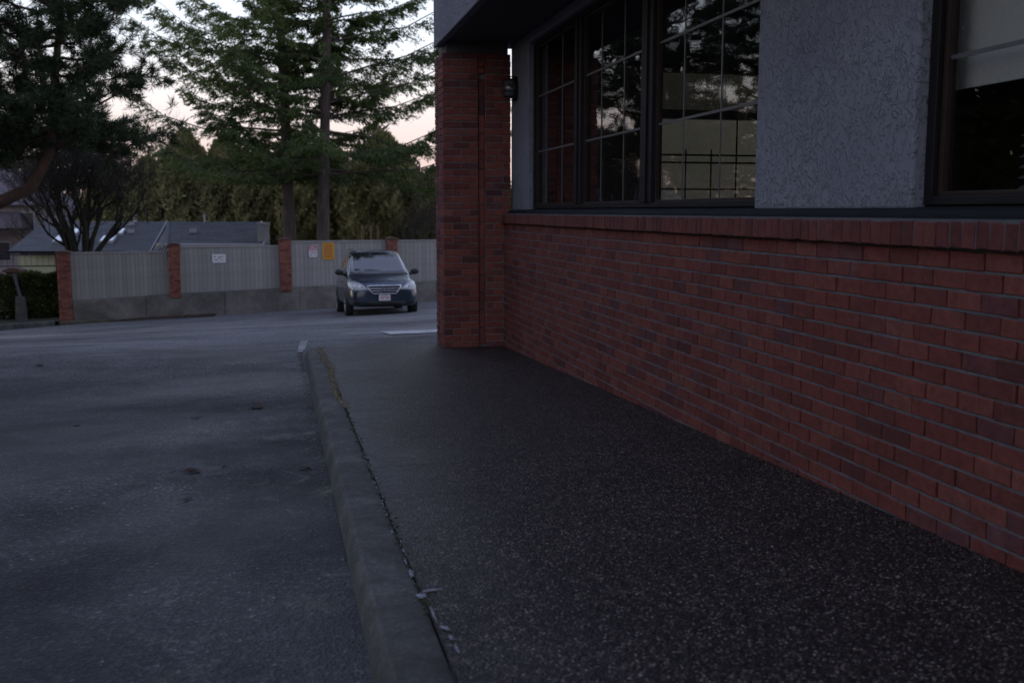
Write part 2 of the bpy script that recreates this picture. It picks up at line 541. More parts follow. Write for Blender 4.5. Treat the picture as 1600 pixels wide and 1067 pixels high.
M_spruce = mat_foliage('spruce_needles', (0.045, 0.068, 0.026), (0.103, 0.141, 0.048), (0.189, 0.220, 0.072), 0.5, trans=0.35)
M_pine = mat_foliage('pine_needles', (0.017, 0.027, 0.015), (0.035, 0.051, 0.025), (0.066, 0.086, 0.038), 0.7)
M_thuja = mat_foliage('cedar_scales', (0.129, 0.120, 0.053), (0.227, 0.209, 0.094), (0.302, 0.279, 0.124), 0.6, trans=0.25)
M_hedge = mat_foliage('hedge_leaves', (0.022, 0.030, 0.010), (0.050, 0.064, 0.020), (0.10, 0.11, 0.032), 2.0)
M_wood = mat_foliage('far_wood', (0.10, 0.072, 0.055), (0.15, 0.11, 0.08), (0.17, 0.13, 0.09), 0.2)
def mat_bark(name, c, scale=5):
    m, nt, N, L, b = nodes_of(name)
    po = N.new('ShaderNodeNewGeometry').outputs['Position']
    mp = N.new('ShaderNodeMapping'); L.new(po, mp.inputs[0]); mp.inputs['Scale'].default_value = (1, 1, 0.3)
    t = tex_noise(N, L, mp.outputs[0], scale, 8, 0.7, 0.4)
    r = ramp(N, L, t.outputs['Fac'], [(0.3, [v * 0.4 for v in c]), (0.55, c), (0.75, [v * 1.6 for v in c])])
    L.new(r.outputs[0], b.inputs['Base Color'])
    b.inputs['Roughness'].default_value = 0.9
    bump(N, L, t.outputs['Fac'], 0.9, 0.05, b)
    return m
M_bark_s = mat_bark('spruce_bark', (0.085, 0.062, 0.056))
M_bark_p = mat_bark('pine_bark', (0.080, 0.042, 0.028))
M_bark_m = mat_bark('mossy_bark', (0.022, 0.019, 0.012))
M_bark_t = mat_bark('bare_twig', (0.07, 0.058, 0.050))
M_post = mat_bark('pale_trunk', (0.26, 0.17, 0.11))

# ------------------------------------------------------------------ ground: terrain, lot, pavement, kerb
def grid_obj(name, xs, ys, zf, mat, k='structure', smooth=True):
    X, Y = np.meshgrid(xs, ys)
    Z = zf(X, Y)
    V = np.stack([X, Y, Z], -1).reshape(-1, 3)
    nx, ny = len(xs), len(ys)
    F = []
    for j in range(ny - 1):
        for i in range(nx - 1):
            a = j * nx + i
            F.append((a, a + 1, a + nx + 1, a + nx))
    me = bpy.data.meshes.new(name)
    me.from_pydata([tuple(v) for v in V], [], F)
    me.materials.append(mat)
    if smooth:
        me.shade_smooth()
    o = link(name, me)
    kind(o, k)
    return o

M_soil = simple('soil_and_grass', (0.040, 0.042, 0.022), 0.95, var=0.5, scale=0.8, bump_s=0.5, bump_scale=5, bump_d=0.1)
xs = np.unique(np.concatenate([np.linspace(-500, -30, 24), np.linspace(-30, 30, 31), np.linspace(30, 500, 24)]))
ys = np.unique(np.concatenate([np.linspace(-60, 60, 61), np.linspace(60, 900, 36)]))
grid_obj('terrain', xs, ys, lambda X, Y: ground_z(X, Y) - 0.16 - 0.55 * np.clip((Y - 36.2) / 3, 0, 1), M_soil)

def lot_z(X, Y):
    z = ground_z(X, Y)
    return z + 0.012 * np.sin(X * 0.9 + Y * 0.35) * np.clip((Y - 3) / 8, 0, 1) * np.clip((0.2 - X) / 2 + (Y > 12.5), 0, 1)
lot_y = np.unique(np.concatenate([np.arange(-14, 14, 0.5), np.arange(14, 36.6, 0.75)]))
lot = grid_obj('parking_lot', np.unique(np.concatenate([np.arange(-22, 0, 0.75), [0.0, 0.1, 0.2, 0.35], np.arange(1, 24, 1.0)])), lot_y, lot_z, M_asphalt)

# pavement: slabs of exposed aggregate with narrow joints, built as children of the pavement
pavement = link('sidewalk', None)
kind(pavement, 'structure')
joints = [12.03, 7.167, 5.242, -2.5]
for a, b_ in zip(joints[:-1], joints[1:]):
    m = MB()
    y1, y0 = a - 0.004, b_ + 0.004
    n = 6
    xs_ = [0.425, 0.9, 1.6, 2.62]
    for j in range(n):
        ya, yb = y0 + (y1 - y0) * j / n, y0 + (y1 - y0) * (j + 1) / n
        for i in range(len(xs_) - 1):
            xa, xb = xs_[i], xs_[i + 1]
            m.hexa([(xa, ya, sidewalk_z(ya) - 0.16), (xb, ya, sidewalk_z(ya) - 0.16), (xb, yb, sidewalk_z(yb) - 0.16), (xa, yb, sidewalk_z(yb) - 0.16),
                    (xa, ya, sidewalk_z(ya)), (xb, ya, sidewalk_z(ya)), (xb, yb, sidewalk_z(yb)), (xa, yb, sidewalk_z(yb))])
    me = m.mesh('slab', M_agg)
    bm = bmesh.new(); bm.from_mesh(me)
    bmesh.ops.remove_doubles(bm, verts=bm.verts, dist=1e-4)
    inner = [f for f in bm.faces if all(len(e.link_faces) > 2 for e in f.edges)]
    bm.to_mesh(me); bm.free()
    link('slab', me, pavement)
# ground under the joints
MB().hexa([(0.43, -2.4, sidewalk_z(-2.4) - 0.3), (2.6, -2.4, sidewalk_z(-2.4) - 0.3), (2.6, 11.9, sidewalk_z(11.9) - 0.3), (0.43, 11.9, sidewalk_z(11.9) - 0.3),
           (0.43, -2.4, sidewalk_z(-2.4) - 0.012), (2.6, -2.4, sidewalk_z(-2.4) - 0.012), (2.6, 11.9, sidewalk_z(11.9) - 0.012), (0.43, 11.9, sidewalk_z(11.9) - 0.012)]).build('joint_bed', M_mortar_dk, pavement)

# kerb: cast concrete, battered and worn, its face fading out towards the far end
def kerb():
    ys_ = np.arange(-2.5, 12.04, 0.08)
    prof_n = 9
    V, F = [], []
    for Y in ys_:
        zt = sidewalk_z(Y)
        zb = gz(0.2, Y) - 0.1
        nz = lambda k, s=1.0: s * mnoise.noise(Vector((k * 3.1, Y * 2.3, 0))) + 0.5 * s * mnoise.noise(Vector((k * 5.7, Y * 9.0, 3)))
        lean = 0.034
        endr = max(0, (Y - 11.75) / 0.29) ** 2 * 0.09
        pr = [(0.262 - lean - 0.02 + endr, zb), (0.262 - lean + endr, zt - 0.15), (0.262 - 0.022 + endr, zt - 0.05), (0.262 - 0.014 + endr, zt - 0.03), (0.262 - 0.006 + endr, zt - 0.010), (0.262 + 0.006 + endr, zt), (0.36, zt + 0.002),
              (0.404, zt), (0.418, zt - 0.006), (0.42, zt - 0.05)]
        for k, (x, z) in enumerate(pr):
            V.append((x + nz(0, 0.0018) + nz(k, 0.0008), Y, z + (nz(k + 20, 0.0013) if 1 < k < 9 else 0)))
    n = 10
    for j in range(len(ys_) - 1):
        for k in range(n - 1):
            F.append((j * n + k, j * n + k + 1, (j + 1) * n + k + 1, (j + 1) * n + k))
    F.append(tuple(range((len(ys_) - 1) * n, len(ys_) * n)))
    me = bpy.data.meshes.new('kerb'); me.from_pydata(V, [], F); me.materials.append(M_kerb); me.shade_smooth(); me.set_sharp_from_angle(angle=R(28))
    o = link('kerb', me); kind(o, 'structure')
kerb()

M_paint = mat_concrete('worn_white_paint', (0.21, 0.21, 0.21), 3.0, stain=(0.12, 0.12, 0.12), st_lo=0.5, st_hi=0.62)
M_paint2 = mat_concrete('white_lot_paint', (0.42, 0.42, 0.42), 3.0, stain=(0.16, 0.16, 0.16), st_lo=0.55, st_hi=0.68)
def decal(name, poly, lift=0.006, mat=None):
    """a thin painted sheet following the lot, from a polygon (x, y)"""
    me = bpy.data.meshes.new(name)
    bm = bmesh.new()
    vs = [bm.verts.new((x, y, 0)) for x, y in poly]
    bm.faces.new(vs)
    bmesh.ops.triangulate(bm, faces=bm.faces)
    bmesh.ops.subdivide_edges(bm, edges=bm.edges, cuts=6, use_grid_fill=True)
    for v in bm.verts:
        v.co.z = float(lot_z(np.array(v.co.x), np.array(v.co.y))) + lift
    bmesh.ops.recalc_face_normals(bm, faces=bm.faces)
    if sum(f.normal.z for f in bm.faces) < 0:
        bmesh.ops.reverse_faces(bm, faces=bm.faces)
    bm.to_mesh(me); bm.free()
    me.materials.append(mat or M_paint)
    return kind(link(name, me), 'structure')
decal('painted_line', [(1.55, 15.05), (5.6, 15.05), (5.6, 16.2), (1.50, 16.2)], 0.012, M_paint2)
decal('painted_line', [(0.22, 12.08), (0.29, 13.2), (0.33, 14.3), (0.23, 14.3), (0.19, 13.2), (0.155, 12.1)], 0.012)

# ------------------------------------------------------------------ the brick building
bld = thing('office_building', 'red brick building with grey stucco upper wall and dark windows beside the pavement', 'building')
XW = 2.48

def brick_mesh(name, mat, lx, ly, lz, face='-x', seed=0, ch=0.004):
    """one brick, chamfered and slightly uneven on its face; centre at the origin; size lx,ly,lz"""
    r = random.Random(seed)
    hx, hy, hz = lx / 2, ly / 2, lz / 2
    j = lambda s=0.0012: r.uniform(-s, s)
    if face == '-x':
        P = lambda d, u, v: (d, u, v)
        a, b_, d = hy, hz, hx
    else:                                   # '-y'
        P = lambda d, u, v: (u, d, v)
        a, b_, d = hx, hz, hy
    cs = [(-1, -1), (1, -1), (1, 1), (-1, 1)]
    front = [P(-d + j(), s * (a - ch) + j(), t * (b_ - ch) + j()) for s, t in cs]
    rim = [P(-d + ch, s * a + j(0.0026), t * b_ + j(0.0026)) for s, t in cs]
    back = [P(d, s * a, t * b_) for s, t in cs]
    m = MB()
    fs = [(0, 1, 2, 3)]
    for k in range(4):
        k2 = (k + 1) % 4
        fs.append((k, k2, 4 + k2, 4 + k))
        fs.append((4 + k, 4 + k2, 8 + k2, 8 + k))
    m.add(front + rim + back, fs)
    return m

# --- low wall
wall = MB()
YE = 11.498
wall.hexa([(XW + 0.022, -2.5, -0.2), (2.60, -2.5, -0.2), (2.60, YE, -0.2), (XW + 0.022, YE, -0.2), (XW + 0.022, -2.5, 1.409), (2.60, -2.5, 1.409), (2.60, YE, 1.409), (XW + 0.022, YE, 1.409)], 1)
for k in range(1, 21):
    zc = 1.409 - 0.005 - 0.075 * k
    wall.box(XW + 0.0035, XW + 0.03, -2.5, YE, zc - 0.0052, zc + 0.0048, 0)
wall_o = wall.build('brick_wall', [M_mortar, M_mortar_dk], bld)
wb = [brick_mesh('brick', M_brick, 0.09, 0.190, 0.065, '-x', s, 0.0035) for s in range(5)]
wbm = [m.mesh('brick', M_brick) for m in wb]
cand = []
for k in range(0, 21):
    zc = 1.409 - 0.0425 - 0.075 * k
    off = 3.648 + (0.1 if k % 2 else 0.0) + random.uniform(-0.012, 0.012)
    for i in range(-32, 42):
        yc = off + 0.1 + 0.2 * i
        if yc > YE - 0.06 or yc < -2.4:
            continue
        if zc + 0.0325 < sidewalk_z(yc) - 0.02:
            continue
        cand.append((yc, zc))
vis = sorted([c for c in cand if c[0] > 2.72])
single = set(vis[:300])
rest = MB()
for (yc, zc) in cand:
    q = random.randrange(5)
    x = XW + 0.045 + random.uniform(-0.0022, 0.0022)
    y = yc + random.uniform(-0.0025, 0.0025)
    z = zc + random.uniform(-0.0012, 0.0012)
    if (yc, zc) in single:
        o = link('brick', wbm[q], wall_o, (x, y, z))
        o.rotation_euler = (random.uniform(-0.006, 0.006), 0, random.uniform(-0.008, 0.008))
    else:
        rest.add([(a + x, b_ + y, c + z) for a, b_, c in wb[q].v], wb[q].f)
kind(rest.build('brick_field', M_brick, wall_o), 'stuff')

# --- coping of bricks on edge
cop = MB()
cop.box(2.453, 2.575, -2.5, YE, 1.4135, 1.500)
cop_o = cop.build('coping', [M_mortar], bld)
cbs = [brick_mesh('coping_brick', M_coping, 0.112, 0.0655, 0.098, '-x', s, 0.004) for s in range(5)]
cbm = [m.mesh('coping_brick', M_coping) for m in cbs]
rest = MB()
for i in range(-82, 105):
    y = 3.71 - 0.036 + 0.075 * i
    if y > YE - 0.03 or y < -2.45:
        continue
    q = random.randrange(5)
    x, z = 2.502 + random.uniform(-0.003, 0.003), 1.4615 + random.uniform(-0.0025, 0.0025)
    if y > 2.7:
        o = link('coping_brick', cbm[q], cop_o, (x, y, z))
        o.rotation_euler = (random.uniform(-0.015, 0.015), 0, random.uniform(-0.012, 0.012))
    else:
        rest.add([(a + x, b_ + y, c + z) for a, b_, c in cbs[q].v], cbs[q].f)
kind(rest.build('coping_row', M_coping, cop_o), 'stuff')
# mortar wash on top of the coping, uneven
w = MB()
for i in range(110):
    y0, y1 = -2.5 + i * 0.1275, -2.5 + (i + 1) * 0.1275
    a0, a1 = [0.008 * mnoise.noise(Vector((q * 4.0, 0, 0))) for q in (y0, y1)]
    y1 = min(y1, YE)
    w.hexa([(2.452 + a0, y0, 1.50), (2.56, y0, 1.50), (2.56, y1, 1.50), (2.452 + a1, y1, 1.50), (2.452 + a0, y0, 1.514), (2.56, y0, 1.522), (2.56, y1, 1.522), (2.452 + a1, y1, 1.514)])
w.build('mortar_wash', M_mortar, cop_o)

# --- corner pier with a recessed stack of upright bricks
pier = MB()
PX0, PX1, PY0, PY1, PT = 1.80, 2.573, 11.5, 12.10, 3.29
g = 0.010
pier.box(PX0 + g, 2.198, PY0 + g, PY1 - g, -0.3, PT - 0.01)
pier.box(2.198, 2.284, PY0 + 0.045, PY1 - g, -0.3, PT - 0.01)
pier.box(2.284, PX1 - g * 0.3, PY0 + g, PY1 - g, -0.3, PT - 0.01)
pier_o = pier.build('brick_pier', [simple('pier_mortar', (0.14, 0.13, 0.13), 0.95, var=0.3, scale=12)], bld)
cache = {}
def pier_brick(x0, x1, y0, y1, z0, z1, face, single=True, acc=None):
    lx, ly, lz = round(x1 - x0, 3), round(y1 - y0, 3), round(z1 - z0, 3)
    q = random.randrange(3)
    key = (lx, ly, lz, face, q)
    if key not in cache:
        mb = brick_mesh('brick', M_pier, lx, ly, lz, face, hash(key) % 999, 0.004)
        cache[key] = (mb, mb.mesh('brick', M_pier))
    mb, me = cache[key]
    c = ((x0 + x1) / 2 + random.uniform(-0.0015, 0.0015), (y0 + y1) / 2 + random.uniform(-0.002, 0.002), (z0 + z1) / 2 + random.uniform(-0.001, 0.001))
    if single:
        link('brick', me, pier_o, c)
    else:
        acc.add([(a + c[0], b_ + c[1], d + c[2]) for a, b_, d in mb.v], mb.f)
side = MB()
n_c = 44
for k in range(-2, n_c):
    z0 = 0.075 * k - 0.006
    z1 = z0 + 0.065
    if k % 2:
        spans = [(PX0, 1.995), (2.005, 2.198)]
        rs = [(2.286, 2.478), (2.488, PX1)]
        sd = [(PY0 + 0.1, PY0 + 0.29), (PY0 + 0.30, PY0 + 0.33), (PY0 + 0.40, PY1)]
    else:
        spans = [(PX0, 1.895), (1.905, 2.095), (2.105, 2.198)]
        rs = [(2.286, 2.375), (2.385, PX1)]
        sd = [(PY0 + 0.1, PY0 + 0.19), (PY0 + 0.20, PY0 + 0.33), (PY0 + 0.40, PY0 + 0.49), (PY0 + 0.5, PY1)]
    if k >= n_c - 3:
        rs = rs + [(2.208, 2.276)]
    for a, b_ in spans + rs:
        pier_brick(a, b_, PY0, PY0 + 0.09, z0, z1, '-y', k >= 0, side)
    for a, b_ in sd:
        pier_brick(PX0, PX0 + 0.09, a, b_, z0, z1, '-x', False, side)
for k in range(0, 16):
    z0 = -0.006 + 0.2 * k + (0.03)
    if z0 + 0.19 > 0.075 * (n_c - 3):
        break
    pier_brick(2.209, 2.275, PY0 + 0.022, PY0 + 0.1, z0, z0 + 0.19, '-y', True)
    pier_brick(PX0 + 0.022, PX0 + 0.1, PY0 + 0.338, PY0 + 0.394, z0, z0 + 0.19, '-x', False, side)
kind(side.build('brick_field', M_pier, pier_o), 'stuff')

# --- stucco, overhang, flashing
MB().box(1.845, 2.545, 11.52, 12.05, 3.281, 3.399).build('pier_head', M_soffit, bld)
XS = 2.60
st = MB()
st.box(XS, 2.74, 10.771, 11.583, 1.560, 3.398)
st.build('stucco_panel', M_stucco, bld, bevel=0.008)
st = MB()
st.box(XS, 2.74, 3.885, 5.365, 1.560, 3.296)
st.build('stucco_panel', M_stucco, bld, bevel=0.012)
st = MB()
st.box(XS + 0.003, 2.74, -2.5, 10.768, 3.298, 3.398)
st.build('stucco_band', M_stucco, bld, bevel=0.004)
MB().box(1.78, 2.9, -2.5, 11.855, 3.400, 3.43).build('soffit', M_soffit, bld)
MB().box(1.76, 1.84, -2.5, 11.87, 3.385, 5.6).build('fascia', M_stucco, bld, bevel=0.01)
MB().box(1.842, 9.0, -2.5, 11.85, 5.3, 5.45).build('roof', M_soffit, bld)
MB().box(1.842, 9.0, 11.70, 11.86, 3.432, 5.3).build('end_fascia', M_stucco, bld)
fl = MB()
fl.prism([(2.535, 1.512), (2.72, 1.512), (2.72, 1.574), (2.598, 1.562), (2.552, 1.556), (2.545, 1.536), (2.535, 1.534)], 'y', -2.5, 11.49)
fl.build('sill_flashing', M_flash, bld, bevel=0.003)

# --- windows
def window(name, y_edges, mull, muntin_y, opening, zs=(2.17, 2.74), sash_glass=None):
    y0, y1 = opening
    z0, z1 = 1.575, 3.296
    fr = MB()
    X0, X1 = 2.655, 2.735
    fr.box(X0, X1, y0, y1, z0, 1.612)
    fr.box(X0, X1, y0, y1, 3.255, z1)
    fr.box(X0, X1, y0, y0 + 0.06, 1.612, 3.255)
    fr.box(X0, X1, y1 - 0.055, y1, 1.612, 3.255)
    w_o = fr.build(name, [M_bronze], bld, bevel=0.003)
    for a, b_ in mull:
        mm = MB()
        mm.box(2.648, 2.733, a, b_, 1.6125, 3.2545)
        mm.box(2.633, 2.647, a + (b_ - a) * 0.35, b_ - (b_ - a) * 0.35, 1.6125, 3.2545)
        mm.build('mullion', M_bronze, w_o, bevel=0.003)
    for a, b_ in sash_glass:
        sa = MB()
        t = 0.028
        sa.box(2.676, 2.72, a, a + t, 1.613, 3.254); sa.box(2.676, 2.72, b_ - t, b_, 1.613, 3.254)
        sa.box(2.676, 2.72, a + t, b_ - t, 1.613, 1.613 + t * 0.6); sa.box(2.676, 2.72, a + t, b_ - t, 3.254 - t, 3.254)
        sa.build('sash', M_bronze2, w_o, bevel=0.002)
        MB().box(2.698, 2.706, a + 0.02, b_ - 0.02, 1.622, 3.24).build('pane', M_glass, w_o)
        for zz in zs:
            MB().box(2.690, 2.697, a + t, b_ - t, zz - 0.009, zz + 0.009).build('muntin', M_muntin, w_o)
        for yy in muntin_y:
            if a < yy < b_:
                MB().box(2.6905, 2.6965, yy - 0.0065, yy + 0.0065, 1.63, 3.226).build('muntin', M_muntin, w_o)
    return w_o
window('window', None, [(8.98, 9.19), (7.16, 7.40)], [10.35, 9.75, 8.50, 7.91, 6.66, 6.05], (5.367, 10.769), sash_glass=[(9.192, 10.712), (7.402, 8.978), (5.43, 7.158)])
window('window', None, [], [3.22, 2.62, 1.9, 1.3], (0.4, 3.883), sash_glass=[(2.05, 3.82), (0.46, 2.045)])

# --- the room behind the glass
room = MB()
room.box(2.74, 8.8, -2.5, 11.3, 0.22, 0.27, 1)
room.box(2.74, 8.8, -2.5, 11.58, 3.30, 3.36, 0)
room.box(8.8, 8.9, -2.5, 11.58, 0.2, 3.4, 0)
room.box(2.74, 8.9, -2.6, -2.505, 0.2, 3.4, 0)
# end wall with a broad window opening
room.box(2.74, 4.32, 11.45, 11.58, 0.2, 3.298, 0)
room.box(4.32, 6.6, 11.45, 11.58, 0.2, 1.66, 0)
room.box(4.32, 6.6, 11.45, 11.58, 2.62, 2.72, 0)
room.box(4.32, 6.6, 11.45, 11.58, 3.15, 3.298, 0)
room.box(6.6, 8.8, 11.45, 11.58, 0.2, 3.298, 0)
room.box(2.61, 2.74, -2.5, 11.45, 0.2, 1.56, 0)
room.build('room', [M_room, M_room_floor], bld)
MB().box(4.32, 6.6, 11.50, 11.506, 1.66, 2.62).build('rear_window', M_glass, bld)
MB().box(4.32, 6.6, 11.50, 11.506, 2.72, 3.15).build('transom_window', mat_glass('tinted_glass', 0.45), bld)
# roller blind and a slatted blind behind the near window
MB().box(2.800, 2.804, 0.45, 3.98, 2.075, 3.26).box(2.795, 2.809, 0.45, 3.98, 2.055, 2.077).build('roller_blind', M_blind, bld)
sl = MB()
for k in range(14):
    z = 1.30 + 0.042 * k
    sl.hexa([(2.90, 0.4, z), (2.93, 0.4, z + 0.018), (2.93, 3.62, z + 0.018), (2.90, 3.62, z), (2.90, 0.4, z + 0.002), (2.93, 0.4, z + 0.02), (2.93, 3.62, z + 0.02), (2.90, 3.62, z + 0.002)])
kind(sl.build('slatted_blind', M_slat, bld), 'stuff')

# iron display rack inside the room, seen through the third sash
rack = thing('metal_rack', 'black iron rail rack standing inside behind the wide paned window', 'rack', (0, 0, 0))
rk = MB()
for zz in (1.78, 2.06, 2.14):
    rk.tube([(3.9, 10.4, zz), (6.4, 10.4, zz)], 0.010, 6)
rk.build('rail', M_black, rack)
for i in range(9):
    x = 3.95 + i * 0.29
    MB().tube([(x, 10.4, 0.27), (x, 10.4, 2.2 if i % 3 else 2.75)], 0.009, 6).build('upright', M_black, rack)

# neighbour's pale wall behind the building, seen only through its rooms
nb = thing('garden_wall', 'cream rendered wall seen through the rear windows of the brick building', 'wall')
MB().box(5.0, 17.0, 19.0, 19.3, -1.4, 5.6).build('render', M_cream, nb)
MB().box(4.95, 17.05, 18.95, 19.35, 5.602, 5.69).build('coping', M_mortar, nb)

# --- wall lantern on the stucco strip
M_lens = simple('lamp_glass', (0.07, 0.07, 0.08), 0.1, 0.0, var=0.05)
la = thing('wall_lantern', 'black oval bulkhead wall lamp with wire guard on the narrow stucco strip', 'wall lamp', (XS, 11.30, 2.89))
m = MB()
ov = [(0.075 * math.cos(a), 0.135 * math.sin(a)) for a in [2 * math.pi * k / 20 for k in range(20)]]
m.prism(ov, 'x', -0.055, -0.001)
m.build('lamp_base', M_black, la, bevel=0.008)
m = MB()
for r_, h in [(1.0, -0.056)]:
    pass
prof = [(0.82, -0.056), (0.80, -0.09), (0.62, -0.125), (0.3, -0.145), (0.04, -0.15)]
vs, fs = [], []
for r_, h in prof:
    for k in range(20):
        vs.append((h, ov[k][0] * r_, ov[k][1] * r_))
for i in range(4):
    for k in range(20):
        fs.append((i * 20 + k, i * 20 + (k + 1) % 20, (i + 1) * 20 + (k + 1) % 20, (i + 1) * 20 + k))
m.add(vs, fs)
m.build('lamp_glass', M_lens, la, smooth=True)
m = MB()
for zz in (-0.09, -0.03, 0.03, 0.09):
    hw = 0.075 * math.sqrt(max(0, 1 - (zz / 0.135) ** 2))
    m.tube([(-0.03, -hw, zz), (-0.12, -hw * 0.8, zz), (-0.165, 0, zz), (-0.12, hw * 0.8, zz), (-0.03, hw, zz)], 0.005, 6)
m.tube([(-0.03, 0, -0.135), (-0.12, 0, -0.115), (-0.17, 0, -0.05), (-0.17, 0, 0.05), (-0.12, 0, 0.115), (-0.03, 0, 0.135)], 0.005, 6)
m.build('wire_guard', M_black, la)

# ------------------------------------------------------------------ fence along the far side
M_board, _nt, _N, _L, _b = nodes_of('grey_fence_paint')
_t = tex_noise(_N, _L, coord(_N), 2.5, 7, 0.7, 0.4)
_c = ramp(_N, _L, _t.outputs['Fac'], [(0.3, (0.235, 0.222, 0.208)), (0.7, (0.315, 0.300, 0.285))])
_v = ramp(_N, _L, rand_piece(_N, _L), [(0.0, 0.86), (1.0, 1.08)])
_L.new(mixc(_N, _L, 1.0, _c.outputs[0], _v.outputs[0], 'MULTIPLY'), _b.inputs['Base Color'])
_b.inputs['Roughness'].default_value = 0.75
M_fpost = mat_brick('fence_brick', [(0.0, (0.13, 0.045, 0.034)), (0.5, (0.23, 0.080, 0.055)), (1.0, (0.27, 0.10, 0.07))])
M_cap = simple('pillar_cap', (0.10, 0.05, 0.04), 0.85, var=0.3, scale=8)
def fy(x):
    return 35.55 + 0.075 * (x + 6.85)
fence = thing('boundary_fence', 'grey vertical board fence between red brick pillars on a low concrete wall', 'fence')
FA = math.atan(0.075)
bays = [(-6.66, -3.67, 0.17, -1.36, -1.215), (-3.27, -0.06, 0.33, -1.20, -1.09), (0.34, 3.62, 0.475, -1.07, -1.00), (4.02, 7.4, 0.475, -0.98, -0.90)]
bmeshes = {}
for (xa, xb, zt, zb0, zb1) in bays:
    n = 23
    wd = (xb - xa) / n
    for i in range(n):
        x = xa + wd * (i + 0.5)
        zb = zb0 + (zb1 - zb0) * (i + 0.5) / n
        h = round(zt - zb - 0.012, 3)
        b = MB()
        b.prism([(-wd / 2 + 0.0015, 0.012), (-wd / 2 + 0.004, -0.006), (wd / 2 - 0.004, -0.006), (wd / 2 - 0.0015, 0.012)], 'z', 0, h)
        o = b.build('board', M_board, fence, loc=(x, fy(x) + random.uniform(-0.004, 0.004), zb + 0.012))
        o.rotation_euler = (0, 0, FA + random.uniform(-0.01, 0.01))
    for (za, zb_, dy) in ((zt - 0.002, zt + 0.055, 0.035),):
        m = MB()
        m.hexa([(xa, fy(xa) - dy, za), (xb, fy(xb) - dy, za), (xb, fy(xb) + dy, za), (xa, fy(xa) + dy, za), (xa, fy(xa) - dy, zb_), (xb, fy(xb) - dy, zb_), (xb, fy(xb) + dy, zb_), (xa, fy(xa) + dy, zb_)])
        m.build('cap_rail', M_board, fence, bevel=0.004)
    m = MB()
    m.hexa([(xa, fy(xa) + 0.014, zb0), (xb, fy(xb) + 0.014, zb1), (xb, fy(xb) + 0.03, zb1), (xa, fy(xa) + 0.03, zb0), (xa, fy(xa) + 0.014, zt), (xb, fy(xb) + 0.014, zt), (xb, fy(xb) + 0.03, zt), (xa, fy(xa) + 0.03, zt)])
    m.build('backing_rail', M_board, fence)
pil = [(-6.85, 0.26, -2.1, 0.40), (-3.47, 0.48, -1.215, 0.36), (0.14, 0.62, -1.08, 0.37), (3.82, 0.62, -0.99, 0.36), (7.6, 0.62, -0.9, 0.36)]
for (x, zt, zb, wdt) in pil:
    P = MB(); y = fy(x) - 0.02
    hw = wdt / 2
    P.box(-hw + 0.008, hw - 0.008, -hw + 0.008, hw - 0.008, zb - 0.1, zt - 0.06)
    po = P.build('pillar', M_mortar_dk, fence, loc=(x, y, 0)); po.rotation_euler = (0, 0, FA)
    # courses laid as real bricks, joined because each is only a few pixels
    fld = MB(); nk = int((zt - 0.07 - zb + 0.1) / 0.075)
    for k in range(nk):
        z0 = zt - 0.07 - 0.075 * (k + 1)
        sp = [(-hw, -0.005), (0.005, hw)] if k % 2 else [(-hw, -hw + 0.085), (-hw + 0.095, hw - 0.095), (hw - 0.085, hw)]
        for a, b_ in sp:
            fld.box(a, b_, -hw + random.uniform(-.002, .002), -hw + 0.09, z0, z0 + 0.065)
            fld.box(-hw, -hw + 0.089, max(a, -hw + 0.0905), max(b_, -hw + 0.12), z0, z0 + 0.065)
            fld.box(hw - 0.089, hw, max(a, -hw + 0.0905), max(b_, -hw + 0.12), z0, z0 + 0.065)
    kind(fld.build('brick_courses', M_fpost, po), 'stuff')
    c = MB(); c.prism([(-hw - 0.03, zt - 0.06), (hw + 0.03, zt - 0.06), (hw + 0.03, zt - 0.02), (0.05, zt + 0.02), (-0.05, zt + 0.02), (-hw - 0.03, zt - 0.02)], 'y', -hw - 0.03, hw + 0.03)
    c.build('pillar_cap', M_cap, po, bevel=0.006)
# concrete wall under it, cast in lengths
cw = thing('retaining_wall', 'low stained concrete wall under the grey board fence', 'wall')
segs = [-6.64, -4.4, -1.9, 0.6, 2.9, 5.4, 7.8]
zt_at = lambda x: float(np.interp(x, [-6.66, -3.67, -0.06, 3.6, 7.6], [-1.36, -1.215, -1.085, -1.0, -0.89]))
for a, b_ in zip(segs[:-1], segs[1:]):
    n = 6; m = MB()
    V, F = [], []
    a2, b2 = a + 0.006, b_ - 0.006
    for i in range(n + 1):
        x = a2 + (b2 - a2) * i / n
        y0 = fy(x) - 0.14 + 0.008 * mnoise.noise(Vector((x * 2, 0, 0)))
        zg = gz(x, y0) - 0.25
        V += [(x, y0 - 0.03, zg), (x, y0, zt_at(x)), (x, fy(x) + 0.12, zt_at(x)), (x, fy(x) + 0.12, zg)]
    for i in range(n):
        for k in range(4):
            k2 = (k + 1) % 4
            F.append((i * 4 + k, i * 4 + k2, (i + 1) * 4 + k2, (i + 1) * 4 + k))
    F += [(3, 2, 1, 0), tuple(n * 4 + k for k in range(4))]
    m.add(V, F); m.build('wall_section', M_conc, cw, bevel=0.012)
# low ledge at the left foot of the wall
led = MB(); led.hexa([(-7.0, 35.0, -2.5), (-5.55, 35.08, -2.5), (-5.55, 35.5, -2.5), (-7.0, 35.4, -2.5), (-7.0, 35.0, -1.99), (-5.55, 35.08, -1.95), (-5.55, 35.5, -1.95), (-7.0, 35.4, -1.99)])
led.build('footing_ledge', mat_concrete('mossy_concrete', (0.09, 0.08, 0.055), 1.5, stain=(0.05, 0.05, 0.02)), cw, bevel=0.02)

